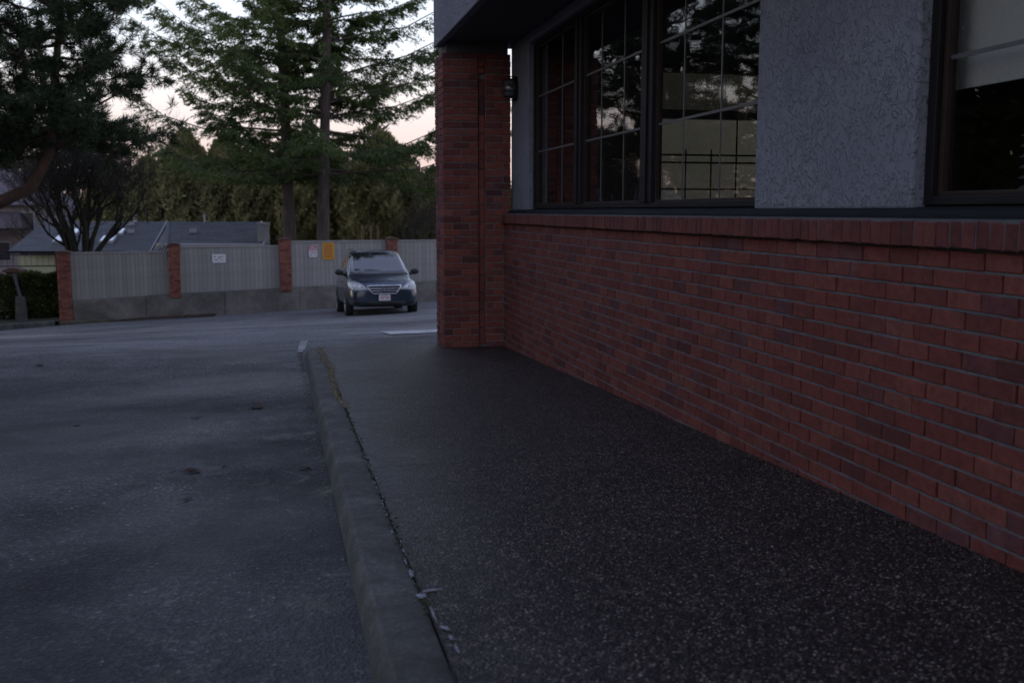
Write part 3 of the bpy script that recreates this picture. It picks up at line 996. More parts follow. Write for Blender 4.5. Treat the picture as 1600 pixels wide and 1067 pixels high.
# signs on the fence (print too blurred to read: rows of marks only)
M_white = simple('sign_white', (0.62, 0.60, 0.62), 0.5, var=0.04)
M_signred = simple('sign_red', (0.42, 0.035, 0.06), 0.5, var=0.06)
M_signyel = simple('sign_yellow', (0.62, 0.30, 0.015), 0.5, var=0.05)
M_ink = simple('sign_ink', (0.16, 0.13, 0.14), 0.6, var=0.1)
M_inkred = simple('sign_ink_red', (0.30, 0.05, 0.05), 0.6, var=0.1)
def sign(name, label, cx, cz, w_, h_, mat, rows, panel=None):
    y = fy(cx) - 0.028
    s = thing(name, label, 'sign', (cx, y, cz), FA)
    m = MB(); m.box(-w_ / 2, w_ / 2, -0.004, 0.004, -h_ / 2, h_ / 2); m.build('sign_plate', mat, s)
    if panel:
        x0, x1, z0, z1, pm = panel
        m = MB(); m.box(x0, x1, -0.0062, -0.0042, z0, z1); m.build('colour_field', pm, s)
    for i, (x0, x1, z0, z1, im) in enumerate(rows):
        m = MB(); x = x0
        while x < x1 - 0.002:
            dx = min(random.uniform(0.02, 0.06), x1 - x)
            m.box(x, x + dx, -0.0085, -0.0066, z0, z1); x += dx + 0.012
        m.build('print_row', im, s)
sign('notice_sign', 'small red and white parking notice on the fence left of the yellow sign', 1.082, 0.165, 0.28, 0.40, M_white,
     [(-0.09, 0.09, 0.12, 0.155, M_white), (-0.11, 0.11, 0.075, 0.10, M_white), (-0.12, 0.12, 0.028, 0.055, M_white), (-0.10, 0.10, -0.06, -0.035, M_inkred), (-0.11, -0.02, -0.14, -0.11, M_ink), (0.05, 0.11, -0.14, -0.11, M_ink)],
     (-0.13, 0.13, 0.015, 0.19, M_signred))
sign('warning_sign', 'tall yellow warning sign on the fence beside the parked minivan', 1.61, 0.165, 0.40, 0.575, M_signyel,
     [(-0.15, 0.15, 0.20 - 0.072 * k, 0.235 - 0.072 * k, M_inkred) for k in range(7)])
sign('plate_sign', 'small white plate sign on the left half of the fence', -2.04, -0.04, 0.44, 0.29, M_white,
     [(-0.16, -0.10, 0.04, 0.075, M_ink), (0.05, 0.16, 0.045, 0.07, M_ink), (-0.14, -0.02, -0.06, -0.03, M_inkred), (0.05, 0.13, -0.055, -0.03, M_ink), (-0.02, 0.04, 0.0, 0.06, M_ink)])

# ------------------------------------------------------------------ left edge: kerb, hedge, post, railing
lk = MB()
path = [(-30.0, 21.0), (-13.0, 29.2), (-9.9, 31.4), (-8.75, 33.2), (-8.2, 34.4), (-7.1, 34.9)]
V, F = [], []
for i, (x, y) in enumerate(path):
    a = path[max(i - 1, 0)]; b_ = path[min(i + 1, len(path) - 1)]
    d = Vector((b_[0] - a[0], b_[1] - a[1])).normalized(); nrm = Vector((-d.y, d.x))
    z = gz(x, y)
    for s, h in ((0.0, -0.2), (0.02, 0.13), (0.04, 0.15), (0.2, 0.15), (0.2, -0.2)):
        V.append((x + nrm.x * s, y + nrm.y * s, z + h))
for i in range(len(path) - 1):
    for k in range(4):
        F.append((i * 5 + k, i * 5 + k + 1, (i + 1) * 5 + k + 1, (i + 1) * 5 + k))
lk.add(V, F); kind(lk.build('kerb_left', M_kerb), 'structure')
# planting bed behind that kerb
bed = MB(); bed.add([(x - 0.15, y + 0.15, gz(x, y) + 0.12) for x, y in path] + [(-7.0, 35.3, -2.0), (-7.0, 38, -1.9), (-30, 38, -2.3)], [tuple(range(9))])
kind(bed.build('planting_bed', M_soil), 'structure')

def box_leaves(n, x0, x1, y0, y1, z0, z1, ln, wd, rough=0.06, bias=0.7):
    """leaves on and just under the faces of a clipped block"""
    P = np.column_stack([rng.uniform(x0, x1, n), rng.uniform(y0, y1, n), rng.uniform(z0, z1, n)])
    f = rng.integers(0, 3, n)
    d = np.abs(rng.normal(0, rough, n))
    P[f == 0, 1] = y0 + d[f == 0]
    P[f == 1, 2] = z1 - d[f == 1]
    P[f == 2, 0] = np.where(rng.random((f == 2).sum()) < .5, x0 + d[f == 2], x1 - d[f == 2])
    P += 0.06 * np.sin(P[:, [1, 2, 0]] * 5.1)
    D = rng.normal(size=(n, 3)); D[:, 2] += 0.5; D[:, 1] -= 0.3
    return leaf_quads(P, D, rng.uniform(0.6, 1.3, n) * ln, rng.uniform(0.6, 1.2, n) * wd)
def hedge(x0, x1, y0, y1, z0, z1, label, n, ls=1.0):
    t = thing('hedge', label, 'hedge', (0, 0, 0))
    link('foliage', quads_mesh('foliage', box_leaves(n * 2, x0, x1, y0, y1, z0, z1, 0.13 * ls, 0.085 * ls), M_hedge), t)
    m = MB()
    for i in range(int((x1 - x0) / 0.35) + 1):
        x = x0 + 0.2 + i * 0.35
        if x < x1:
            m.tube([(x, (y0 + y1) / 2, z0 - 0.3), (x + random.uniform(-.1, .1), (y0 + y1) / 2 + random.uniform(-.1, .1), z1 - 0.15)], [0.03, 0.012], 5)
    m.build('stem', M_bark_m, t)
hedge(-14.5, -8.62, 36.3, 37.4, -2.2, -0.60, 'dark clipped hedge at the left kerb behind the leaning post', 15000)
hedge(-8.30, -7.15, 36.4, 37.3, -2.2, -0.58, 'short clipped hedge squeezed between the leaning post and the brick pillar', 6000)

hedge(-12.6, -11.0, 6.0, 26.0, -1.6, 3.7, 'tall dark hedge along the left side of the lot, seen only mirrored in the windows', 30000, 3.2)
po = thing('leaning_post', 'grey leaning post on a concrete block between two hedges', 'post', (-8.35, 36.0, -2.1))
MB().prism([(-0.17, -0.25), (0.22, -0.25), (0.16, 0.85), (-0.10, 0.9)], 'y', -0.12, 0.12).build('concrete_block', M_kerb, po, bevel=0.02)
MB().tube([(0.06, 0, 0.7), (-0.05, 0.02, 1.2), (-0.12, 0.05, 1.62)], [0.055, 0.05, 0.05], 8).build('pole', simple('galvanised_post', (0.07, 0.07, 0.075), 0.6, 0.3), po)

rl = thing('iron_railing', 'black iron railing behind the hedge beside the first brick pillar', 'railing')
RY = 39.9
m = MB()
for zz in (-0.02, -0.43):
    m.tube([(-17.0, RY + .4, zz), (-7.9, RY, zz)], 0.022, 6)
m.build('rail', M_black, rl)
for i in range(46):
    x = -17.0 + i * 0.2
    y = RY + .4 * (-7.9 - x) / 9.1
    MB().tube([(x, y, -0.44), (x, y, -0.01)], 0.008, 4).build('bar', M_black, rl)
for x in (-16.9, -13.9, -10.9, -7.95):
    y = RY + .4 * (-7.9 - x) / 9.1
    MB().tube([(x, y, -2.4), (x, y, 0.02)], 0.03, 6).build('post', M_black, rl)
bp = thing('brick_gatepost', 'dark low brick gatepost with cap in front of the railing', 'gatepost', (-9.15, 39.0, -2.3))
MB().box(-0.24, 0.24, -0.24, 0.24, 0, 1.72).build('shaft', M_fpost, bp, bevel=0.01)
MB().prism([(-0.34, 1.72), (0.34, 1.72), (0.34, 1.78), (0.1, 1.88), (-0.1, 1.88), (-0.34, 1.78)], 'y', -0.34, 0.34).build('cap', M_cap, bp)

# ------------------------------------------------------------------ houses behind the fence
def mat_roof(name, c):
    m, nt, N, L, b = nodes_of(name)
    rp = rand_piece(N, L)
    po_ = N.new('ShaderNodeNewGeometry').outputs['Position']
    t = tex_noise(N, L, po_, 3, 6, 0.7)
    s = math_n(N, L, 'ADD', math_n(N, L, 'MULTIPLY', rp, 0.5), math_n(N, L, 'MULTIPLY', t.outputs['Fac'], 0.5))
    r = ramp(N, L, s, [(0.2, [v * 0.7 for v in c]), (0.8, [v * 1.3 for v in c])])
    L.new(r.outputs[0], b.inputs['Base Color'])
    b.inputs['Roughness'].default_value = 0.75
    t2 = tex_noise(N, L, po_, 40, 4, 0.6)
    bump(N, L, t2.outputs['Fac'], 0.4, 0.02, b)
    return m
M_roof = mat_roof('slate_shingle', (0.046, 0.048, 0.056))
M_roof2 = mat_roof('purple_shingle', (0.085, 0.062, 0.075))
M_sky = simple('skylight_dome', (0.75, 0.78, 0.82), 0.15, var=0.03)
M_trim = simple('house_trim', (0.30, 0.30, 0.32), 0.6, var=0.1)
M_hwall = simple('yellow_siding', (0.36, 0.34, 0.22), 0.8, var=0.1, scale=2)
M_pink = simple('pinkish_siding', (0.25, 0.205, 0.215), 0.8, var=0.12, scale=2)
M_wind = simple('dark_pane', (0.03, 0.03, 0.038), 0.15, var=0.1)

def roof_plane(acc_name, mat, parent, e0, e1, r0, r1, rows, thick=0.05):
    """shingle courses laid up a slope from eave e0-e1 to ridge r0-r1, each course lapped over the last"""
    e0, e1, r0, r1 = map(Vector, (e0, e1, r0, r1))
    deck = MB()
    nrm = (e1 - e0).cross(r0 - e0).normalized()
    if nrm.z < 0: nrm = -nrm
    for k in range(rows):
        a, b_ = k / rows, (k + 1) / rows
        A0, A1 = e0.lerp(r0, a), e1.lerp(r1, a)
        B0, B1 = e0.lerp(r0, b_), e1.lerp(r1, b_)
        L_ = (A1 - A0).length
        n = max(1, int(L_ / 0.55))
        for i in range(-1 if k % 2 else 0, n):
            s, t = i / n + (0.5 / n if k % 2 else 0), (i + 1) / n + (0.5 / n if k % 2 else 0)
            s, t = min(max(s, 0), 1), min(t, 1)
            if t - s < 1e-4: continue
            j = random.uniform(0, 0.006)
            p = [A0.lerp(A1, s), A0.lerp(A1, t), B0.lerp(B1, t), B0.lerp(B1, s)]
            up = [nrm * (0.020 + j), nrm * (0.020 + j), nrm * (0.008), nrm * (0.008)]
            deck.hexa([p[0], p[1], p[2], p[3]] + [q + u for q, u in zip(p, up)])
    o = deck.build(acc_name, mat, parent)
    return o

hA = thing('grey_roof_house', 'low house with dark slate grey roofs, skylights and grey chimney behind the fence', 'house')
ra = roof_plane('roof', M_roof, hA, (-11.7, 48.9, -0.22), (-5.55, 47.5, -0.22), (-10.98, 53.03, 1.03), (-5.24, 51.74, 1.03), 18)
kind(ra, 'stuff')
rb = roof_plane('roof', M_roof, hA, (-4.9, 47.4, 0.09), (-0.75, 46.45, 0.09), (-5.24, 51.70, 1.02), (-0.9, 50.75, 1.02), 18)
kind(rb, 'stuff')
rc = MB().hexa([(-5.56, 47.45, -0.42), (-4.88, 47.30, -0.30), (-5.20, 51.6, 0.80), (-5.26, 51.6, 0.80), (-5.56, 47.45, -0.235), (-4.88, 47.30, 0.06), (-5.20, 51.6, 1.0), (-5.26, 51.6, 1.0)]).build('roof_valley', M_roof, hA)
rd = roof_plane('roof', M_roof, hA, (-0.6, 56, -0.2), (-11.9, 58, -0.2), (-0.9, 50.75, 1.02), (-10.98, 53.03, 1.03), 12)
kind(rd, 'stuff')
wl_ = MB()
wl_.hexa([(-11.0, 49.6, -3), (-5.6, 48.2, -3), (-5.2, 55.5, -3), (-10.6, 57.0, -3), (-11.0, 49.6, -0.12), (-5.6, 48.2, -0.12), (-5.2, 55.5, -0.12), (-10.6, 57.0, -0.12)])
wl_.hexa([(-5.4, 47.9, -3), (-1.0, 46.9, -3), (-1.0, 55, -3), (-5.4, 55.4, -3), (-5.4, 47.9, 0.1), (-1.0, 46.9, 0.1), (-1.0, 55, 0.1), (-5.4, 55.4, 0.1)])
wl_.build('wall', M_hwall, hA)
MB().tube([(-5.58, 47.42, -0.20), (-5.26, 51.62, 1.06)], 0.028, 6).build('valley_gutter', M_trim, hA)
MB().tube([(-11.75, 48.85, -0.25), (-5.5, 47.43, -0.25)], 0.06, 6).build('gutter', M_flash, hA)
MB().tube([(-4.95, 47.33, 0.07), (-0.7, 46.38, 0.07)], 0.06, 6).build('gutter', M_trim, hA)
MB().tube([(-0.70, 46.42, 0.08), (-0.86, 50.75, 1.03)], 0.05, 6).build('barge_board', M_trim, hA)
MB().hexa([(-4.98, 47.36, -0.1), (-4.82, 47.33, -0.1), (-5.14, 51.66, 0.85), (-5.30, 51.66, 0.85), (-4.98, 47.36, 0.125), (-4.82, 47.33, 0.125), (-5.14, 51.66, 1.055), (-5.30, 51.66, 1.055)]).build('verge', M_roof, hA)
lt = MB()
for i in range(7):
    x = -5.62 + i * 0.13
    lt.hexa([(x, 47.2, -0.42), (x + 0.05, 47.2, -0.42), (x + 0.05, 47.23, -0.42), (x, 47.23, -0.42), (x + 0.30, 47.2, -0.02), (x + 0.35, 47.2, -0.02), (x + 0.35, 47.23, -0.02), (x + 0.30, 47.23, -0.02)])
lt.build('lattice', M_trim, hA)
def on_roof(x, t):
    """point on the left slope: x and fraction up the slope"""
    f = (x + 11.7) / 6.15
    e = Vector((-11.7, 48.9, -0.22)).lerp(Vector((-5.55, 47.5, -0.22)), f)
    r_ = Vector((-10.98, 53.03, 1.03)).lerp(Vector((-5.24, 51.74, 1.03)), f)
    return e.lerp(r_, t)
for (x, ta, tb, w_) in ((-7.75, 0.24, 0.42, 0.62), (-7.55, 0.50, 0.66, 0.55), (-9.85, 0.24, 0.42, 0.6), (-9.65, 0.50, 0.66, 0.55)):
    a, b_, c, d = on_roof(x - w_ / 2, ta), on_roof(x + w_ / 2, ta), on_roof(x + w_ / 2, tb), on_roof(x - w_ / 2, tb)
    up = Vector((0, -0.04, 0.12))
    f_ = MB().hexa([a, b_, c, d, a + up, b_ + up, c + up, d + up]).build('skylight', M_trim, hA)
    ins = lambda p, q: p.lerp(q, 0.1)
    cc = (a + b_ + c + d) / 4
    g4 = [p.lerp(cc, 0.12) + up * 1.02 for p in (a, b_, c, d)]
    MB().hexa(g4 + [p + up * 0.2 for p in g4]).build('dome', M_sky, f_)
for (x, t, h, r_) in ((-7.15, 0.98, 0.34, 0.07), (-6.55, 0.98, 0.5, 0.045), (-9.0, 1.0, 0.25, 0.06)):
    p = on_roof(x, t)
    MB().lathe([(r_ * 1.7, -0.05), (r_ * 1.2, 0.06), (r_, 0.1), (r_, h - 0.08), (r_ * 1.9, h - 0.07), (r_ * 1.7, h)], p, 10).build('vent_pipe', M_trim if r_ > 0.05 else M_black, hA)
for (p, s) in ((on_roof(-7.3, 0.9), .18), (on_roof(-7.0, 0.62), .16), (Vector((-3.9, 49.2, 0.60)), .16)):
    MB().box(-s, s, -s * .7, s * .7, -0.05, 0.14).build('roof_vent', M_trim, hA, loc=p)
MB().lathe([(0.05, -.1), (0.05, .3), (0.09, .31), (0.09, .36)], (-3.5, 51.2, 1.03), 8).build('vent_pipe', M_trim, hA)
ch = MB().box(-0.99, -0.47, 46.9, 47.7, -2.5, 0.93).build('chimney', simple('chimney_siding', (0.27, 0.275, 0.285), 0.8, var=0.15), hA, bevel=0.01)
MB().box(-1.03, -0.43, 46.86, 47.74, 0.932, 1.03).build('chimney_cap', M_trim, ch)
MB().box(-11.3, -9.4, 48.85, 48.9, -2.3, -0.35).build('porch_wall', M_hwall, hA)

hB = thing('pink_house', 'tall pinkish house with purple hipped roof seen left behind the pine limb', 'house')
MB().box(-22, -13.6, 66.5, 76, -3, 1.9).build('wall', M_pink, hB)
def hip(x0, x1, y0, y1, z0, z1, ix, iy):
    m = MB()
    m.add([(x0, y0, z0), (x1, y0, z0), (x1, y1, z0), (x0, y1, z0), (x0 + ix, y0 + iy, z1), (x1 - ix, y0 + iy, z1)], [(0, 1, 5, 4), (1, 2, 5), (2, 3, 4, 5), (3, 0, 4), (3, 2, 1, 0)])
    return m
hip(-22.6, -13.0, 65.9, 76.6, 1.9, 4.2, 3.2, 5.3).build('roof', M_roof2, hB)
hip(-20.0, -14.6, 64.4, 68, 0.55, 1.5, 0.5, 1.8).build('porch_roof', M_roof2, hB)
for i, x in enumerate((-21, -19.4, -17.6, -16.2, -14.8)):
    for z in (-1.4, 0.35 if i > 2 else 0.2):
        f_ = MB().box(x - 0.5, x + 0.5, 66.42, 66.497, z - 0.05, z + 1.15).build('window', M_trim, hB)
        MB().box(x - 0.42, x + 0.42, 66.39, 66.418, z + 0.03, z + 1.07).build('pane', M_wind, f_)
hC = thing('gabled_house', 'small house with plum grey gable roof rising behind the bare tree', 'house')
MB().box(-11.6, -8.2, 62.2, 70, -3, 1.0).build('wall', M_pink, hC)
mm = MB(); mm.add([(-11.9, 61.9, 0.9), (-8.4, 61.9, 0.9), (-8.9, 64.5, 2.0), (-11.9, 64.5, 2.0), (-8.4, 68, 0.9), (-11.9, 68, 0.9)], [(0, 1, 2, 3), (3, 2, 4, 5), (1, 4, 2), (0, 3, 5), (0, 5, 4, 1)])
mm.build('roof', M_roof2, hC)
MB().tube([(-8.38, 61.85, 0.92), (-8.88, 64.5, 2.03)], 0.08, 5).build('barge_board', M_trim, hC)
hD = thing('far_shed_house', 'low brown roofed house glimpsed between the chimney and the fence pillar', 'house')
MB().box(-1.2, 1.2, 55, 60, -3, -0.2).build('wall', M_pink, hD)
hip(-1.5, 1.5, 54.6, 60.4, -0.2, 1.0, 0.5, 2.9).build('roof', M_roof2, hD)

# ------------------------------------------------------------------ trees
def spruce(name, label, base, lean, height, seed, r0=0.27, bias=None, group=None, zlow=3.2, Lmax=6.4, dens=1.0):
    rs = np.random.default_rng(seed)
    t = thing(name, label, 'tree', base, 0, group)
    tr = MB()
    n = 26
    pts, rad = [], []
    for i in range(n + 1):
        f = i / n
        pts.append((lean[0] * f + 0.10 * math.sin(f * 7 + seed), lean[1] * f + 0.1 * math.cos(f * 6), height * f))
        rad.append(r0 * (1.0 - 0.93 * f) * (1 + 0.35 * max(0, 0.06 - f) / 0.06) * (1 + 0.05 * math.sin(i * 2.1)))
    tr.tube(pts, rad, 12)
    P = np.array(pts)
    LC, LD, LL, LW = [], [], [], []
    h = zlow
    k = 0
    while h < height - 0.4:
        f = h / height
        nb = 6 if f < 0.75 else 4
        a0 = rs.uniform(0, 6.28)
        for j in range(nb):
            az = a0 + j * 2 * math.pi / nb + rs.uniform(-0.35, 0.35)
            Lb = Lmax * (1 - f) ** 0.8 * rs.uniform(0.6, 1.12)
            if bias is not None:
                Lb *= 1 + 0.26 * math.cos(az - bias)
            if math.sin(az) < -0.55 and rs.random() < 0.62:
                continue
            if rs.random() < 0.08:
                Lb *= 0.4
            hb = h + rs.uniform(-0.25, 0.25)
            c0 = np.array([np.interp(hb, P[:, 2], P[:, 0]), np.interp(hb, P[:, 2], P[:, 1]), hb])
            d = np.array([math.cos(az), math.sin(az), 0.0])
            side_ = np.array([-d[1], d[0], 0.0])
            rise = rs.uniform(0.02, 0.30) + 0.35 * f
            sag = rs.uniform(0.10, 0.34) * (1 - f)
            curl = rs.uniform(-0.06, 0.06)
            m = 9
            ts = np.linspace(0, 1, m)
            B = c0 + Lb * (ts[:, None] * d + (rise * ts - sag * np.sin(ts * math.pi * 0.75) ** 2 * 1.0 + 0.10 * ts ** 3)[:, None] * np.array([0, 0, 1]) + (curl * ts ** 2)[:, None] * side_)
            br = max(0.012, 0.045 * Lb / Lmax * 1.3)
            tr.tube([tuple(q) for q in B[::2]], [br, br * 0.75, br * 0.5, br * 0.3, br * 0.12], 5, cap=False)
            # twigs on both sides, drooping, each carrying needle sprays
            nt_ = int(Lb * 11.0 * dens)
            tt = rs.uniform(0.10, 1.0, nt_) ** 0.85
            base_p = np.stack([np.interp(tt, ts, B[:, q]) for q in range(3)], 1)
            sg = np.where(rs.random(nt_) < 0.5, 1.0, -1.0)
            tl = (0.25 + 0.26 * Lb * (1.05 - tt) * rs.uniform(0.5, 1.1, nt_)).clip(0.25, 1.5)
            td = d[None, :] * rs.uniform(0.35, 0.9, nt_)[:, None] + side_[None, :] * (sg * rs.uniform(0.5, 1.0, nt_))[:, None]
            td[:, 2] += rs.uniform(-0.18, 0.08, nt_)
            td = unit(td)
            nl = 24
            uu = (np.arange(nl) + rs.uniform(0, 1, (nt_, nl))) / nl
            C = base_p[:, None, :] + td[:, None, :] * (tl[:, None] * uu)[..., None]
            C[..., 2] -= (tl[:, None] * uu ** 2 * 0.22)
            C += rs.normal(0, 0.045, C.shape) * np.array([1, 1, 0.5])
            D = td[:, None, :] + rs.normal(0, 0.45, C.shape)
            D[..., 2] -= rs.uniform(0.0, 0.7, C.shape[:2])
            LC.append(C.reshape(-1, 3)); LD.append(D.reshape(-1, 3))
            q = nt_ * nl
            LL.append(rs.uniform(0.11, 0.22, q)); LW.append(rs.uniform(0.034, 0.058, q))
        h += rs.uniform(0.42, 0.62) * (1.0 if f < 0.7 else 0.8)
    tr.build('trunk', M_bark_s, t, smooth=True)
    V = leaf_quads(np.concatenate(LC), np.concatenate(LD), np.concatenate(LL), np.concatenate(LW), rs)
    link('crown', quads_mesh('crown', V, M_spruce), t)
    return t
spruce('spruce_tree', 'tall spruce with reddish trunk, left one of the pair behind the fence', (0.55, 43.2, -2.4), (-0.9, 0.4, 0), 25, 11, 0.29, bias=math.pi, group='pair of tall spruces behind the fence', zlow=5.5, Lmax=7.3, dens=1.0)
spruce('spruce_tree', 'tall spruce with grey trunk, right one of the pair, behind the parked minivan', (1.72, 41.9, -2.4), (0.4, 0.3, 0), 24, 23, 0.29, bias=0.0, group='pair of tall spruces behind the fence', zlow=5.4, Lmax=7.4, dens=1.2)

def pine(name, label, seed, loc=(0, 0, 0), group=None):
    rs = np.random.default_rng(seed)
    t = thing(name, label, 'tree', loc, 0, group)
    tr = MB()
    # trunk stands at the local origin; a limb sweeps out to +x and turns upwards
    main = [(0, 0, -0.2), (0.1, 0.0, 1.2), (0.25, 0.05, 2.6), (0.1, 0.1, 4.6), (-0.2, 0.15, 7.0), (-0.1, 0.2, 9.5), (0.1, 0.2, 12.0)]
    tr.tube(main, [0.36, 0.31, 0.27, 0.22, 0.17, 0.11, 0.04], 10)
    limb = [(0.22, 0.05, 2.75), (1.3, -0.3, 3.35), (2.4, -0.7, 3.62), (3.35, -0.9, 4.05), (3.85, -0.95, 4.95), (3.95, -0.85, 5.9), (4.1, -0.7, 7.4), (4.3, -0.5, 9.2), (4.2, -0.4, 11)]
    tr.tube(limb, [0.20, 0.18, 0.165, 0.155, 0.14, 0.125, 0.10, 0.065, 0.025], 8)
    LV = []
    def spine(chain, f):
        a = np.array(chain); s = f * (len(a) - 1); i = min(int(s), len(a) - 2)
        return a[i] + (a[i + 1] - a[i]) * (s - i)
    tips = []
    specs = [(limb, 0.52, 1.0, 60, 2.8), (main, 0.47, 1.0, 50, 4.0)]
    for chain, f0, f1, nb, Lm in specs:
        for b in range(nb):
            f = f0 + (f1 - f0) * (b + rs.uniform(0, 1)) / nb
            p = spine(chain, f)
            az = b * 2.399 + rs.uniform(-0.4, 0.4)
            Lb = Lm * (1.15 - 0.72 * (f - f0) / (f1 - f0)) * rs.uniform(0.55, 1.1)
            d = np.array([math.cos(az), math.sin(az), rs.uniform(-0.12, 0.28)])
            m = 5
            B = [p + d * Lb * q / (m - 1) + np.array([0, 0, 0.16 * Lb * (q / (m - 1)) ** 2 - 0.16 * Lb * math.sin(q / (m - 1) * 3.0) * 0.5]) + rs.normal(0, 0.05, 3) for q in range(m)]
            tr.tube([tuple(q) for q in B], [0.05, 0.04, 0.03, 0.02, 0.01], 5, cap=False)
            B = np.array(B)
            ns = int(9 + 5 * Lb)
            for s_ in range(ns):
                q = rs.uniform(0.22, 1.0)
                bp_ = np.array([np.interp(q, np.linspace(0, 1, m), B[:, c]) for c in range(3)])
                sd_ = unit(d * 0.7 + rs.normal(0, 0.75, 3) * np.array([1, 1, 0.6]) + np.array([0, 0, 0.15]))
                sl_ = rs.uniform(0.3, 0.95)
                ep = bp_ + sd_ * sl_
                if rs.random() < 0.5:
                    tr.tube([tuple(bp_), tuple(ep)], [0.014, 0.006], 4, cap=False)
                tips.append((ep, sd_))
                if rs.random() < 0.7:
                    tips.append((bp_ + sd_ * sl_ * 0.55, sd_))
    tips_p = np.array([a for a, b in tips]); tips_d = np.array([b for a, b in tips])
    nn = 52
    C = np.repeat(tips_p[:, None, :], nn, 1) - tips_d[:, None, :] * rs.uniform(0, 0.22, (len(tips), nn, 1))
    D = tips_d[:, None, :] * 0.75 + rs.normal(0, 0.62, (len(tips), nn, 3)) + np.array([0, 0, 0.12])
    C = C.reshape(-1, 3); D = D.reshape(-1, 3)
    V = leaf_quads(C, D, rs.uniform(0.17, 0.30, len(C)), rs.uniform(0.014, 0.024, len(C)), rs)
    tr.build('trunk', M_bark_p, t, smooth=True)
    link('crown', quads_mesh('crown', V, M_pine), t)
    return t
pA = pine('pine_tree', 'dark pine at the left kerb with a reddish limb curving upwards', 5, (-9.65, 30.0, gz(-9.65, 30.0)))
for (x, y, rz, s, lab) in ((-14.5, 24.5, 2.2, 1.15, 'tall dark pine outside the left edge, nearest the hedge'), (-13.5, 15.0, 4.1, 1.1, 'dark pine along the left side of the lot, reflected in the wide window'), (-13.0, 6.5, 0.9, 1.2, 'dark pine opposite the near window with the roller blind')):
    c = copy_tree(pA)
    c.location = (x, y, gz(x, y)); c.rotation_euler = (0, 0, rz); c.scale = (s, s, s)
    c['label'] = lab; c['group'] = 'pines along the left side of the lot'

def thuja(label, base, h, w, seed, n=13000, trunks=1):
    rs = np.random.default_rng(seed)
    t = thing('cedar_tree', label, 'tree', base, 0, 'cedars in a row behind the fence')
    V = []
    u = rs.random(n) ** 0.8
    az = rs.uniform(0, 2 * math.pi, n)
    prof = lambda q: np.interp(q, [0, 0.12, 0.4, 0.7, 0.88, 1.0], [0.72, 0.98, 1.0, 0.80, 0.48, 0.06])
    rr = w / 2 * prof(u) * (1 + 0.16 * np.sin(az * 5 + u * 13 + seed) + 0.10 * np.sin(az * 11 - u * 29)) * (0.66 + 0.36 * rs.random(n) ** 0.4)
    C = np.stack([rr * np.cos(az), rr * np.sin(az), 0.5 + u * (h - 0.5)], 1)
    O = np.stack([np.cos(az), np.sin(az), 0.25 + 0.5 * u], 1)
    D = np.stack([np.cos(az) * 0.25, np.sin(az) * 0.25, rs.uniform(0.2, 1.2, n)], 1) + rs.normal(0, 0.3, (n, 3))
    V = leaf_quads(C, D, rs.uniform(0.18, 0.42, n), rs.uniform(0.10, 0.20, n), rs, O)
    link('crown', quads_mesh('crown', V, M_thuja), t)
    m = MB()
    for k in range(trunks):
        m.tube([(0.25 * k, 0, -0.4), (0.25 * k + 0.05, 0.05, h * 0.6), (0.1, 0, h * 0.9)], [0.13, 0.09, 0.03], 7)
    m.build('trunk', M_bark_s, t)
    return t
rowc = [(-9.2, 61.5, 6.6, 3.4), (-7.0, 59.8, 6.9, 3.0), (-4.9, 58.4, 8.3, 3.3), (-2.75, 57.0, 7.9, 3.0), (-0.8, 55.4, 7.2, 3.1), (1.35, 53.8, 6.9, 3.0), (3.0, 54.4, 7.0, 3.0), (4.9, 50.2, 6.4, 3.6), (7.3, 49.2, 6.0, 3.3), (9.6, 48.4, 6.2, 3.2), (12.2, 48.0, 6.3, 3.3)]
clab = ['brownish cedar at the far left of the row, behind the bare tree', 'cedar standing above the roof vents of the low house', 'tallest cedar of the row, above the roof valley', 'olive cedar behind the right half of the grey roof', 'olive cedar above the grey chimney', 'cedar right behind the left spruce trunk', 'shaded cedar seen between the two spruce trunks', 'wide olive cedar above the minivan with pale posts beneath', 'olive cedar just left of the building corner', 'cedar hidden behind the building corner', 'last cedar of the row behind the building']
for i, ((x, y, h, w), lb) in enumerate(zip(rowc, clab)):
    thuja(lb, (x, y, -2.9 if i != 7 else -1.6), h + 0.3, w, 40 + i)
for i, x in enumerate((3.72, 4.10, 4.42)):
    o = MB().tube([(0, 0, -2.9), (0.02, 0, 0.9)], [0.075, 0.06], 8).build('tree_stake', M_post, None, loc=(x, 48.2, 0))
    tag(o, ['pale bare stake under the wide cedar, left of three', 'pale bare stake under the wide cedar, middle of three', 'orange brown stake under the wide cedar, right of three'][i], 'post', 'pale stakes under the wide cedar')

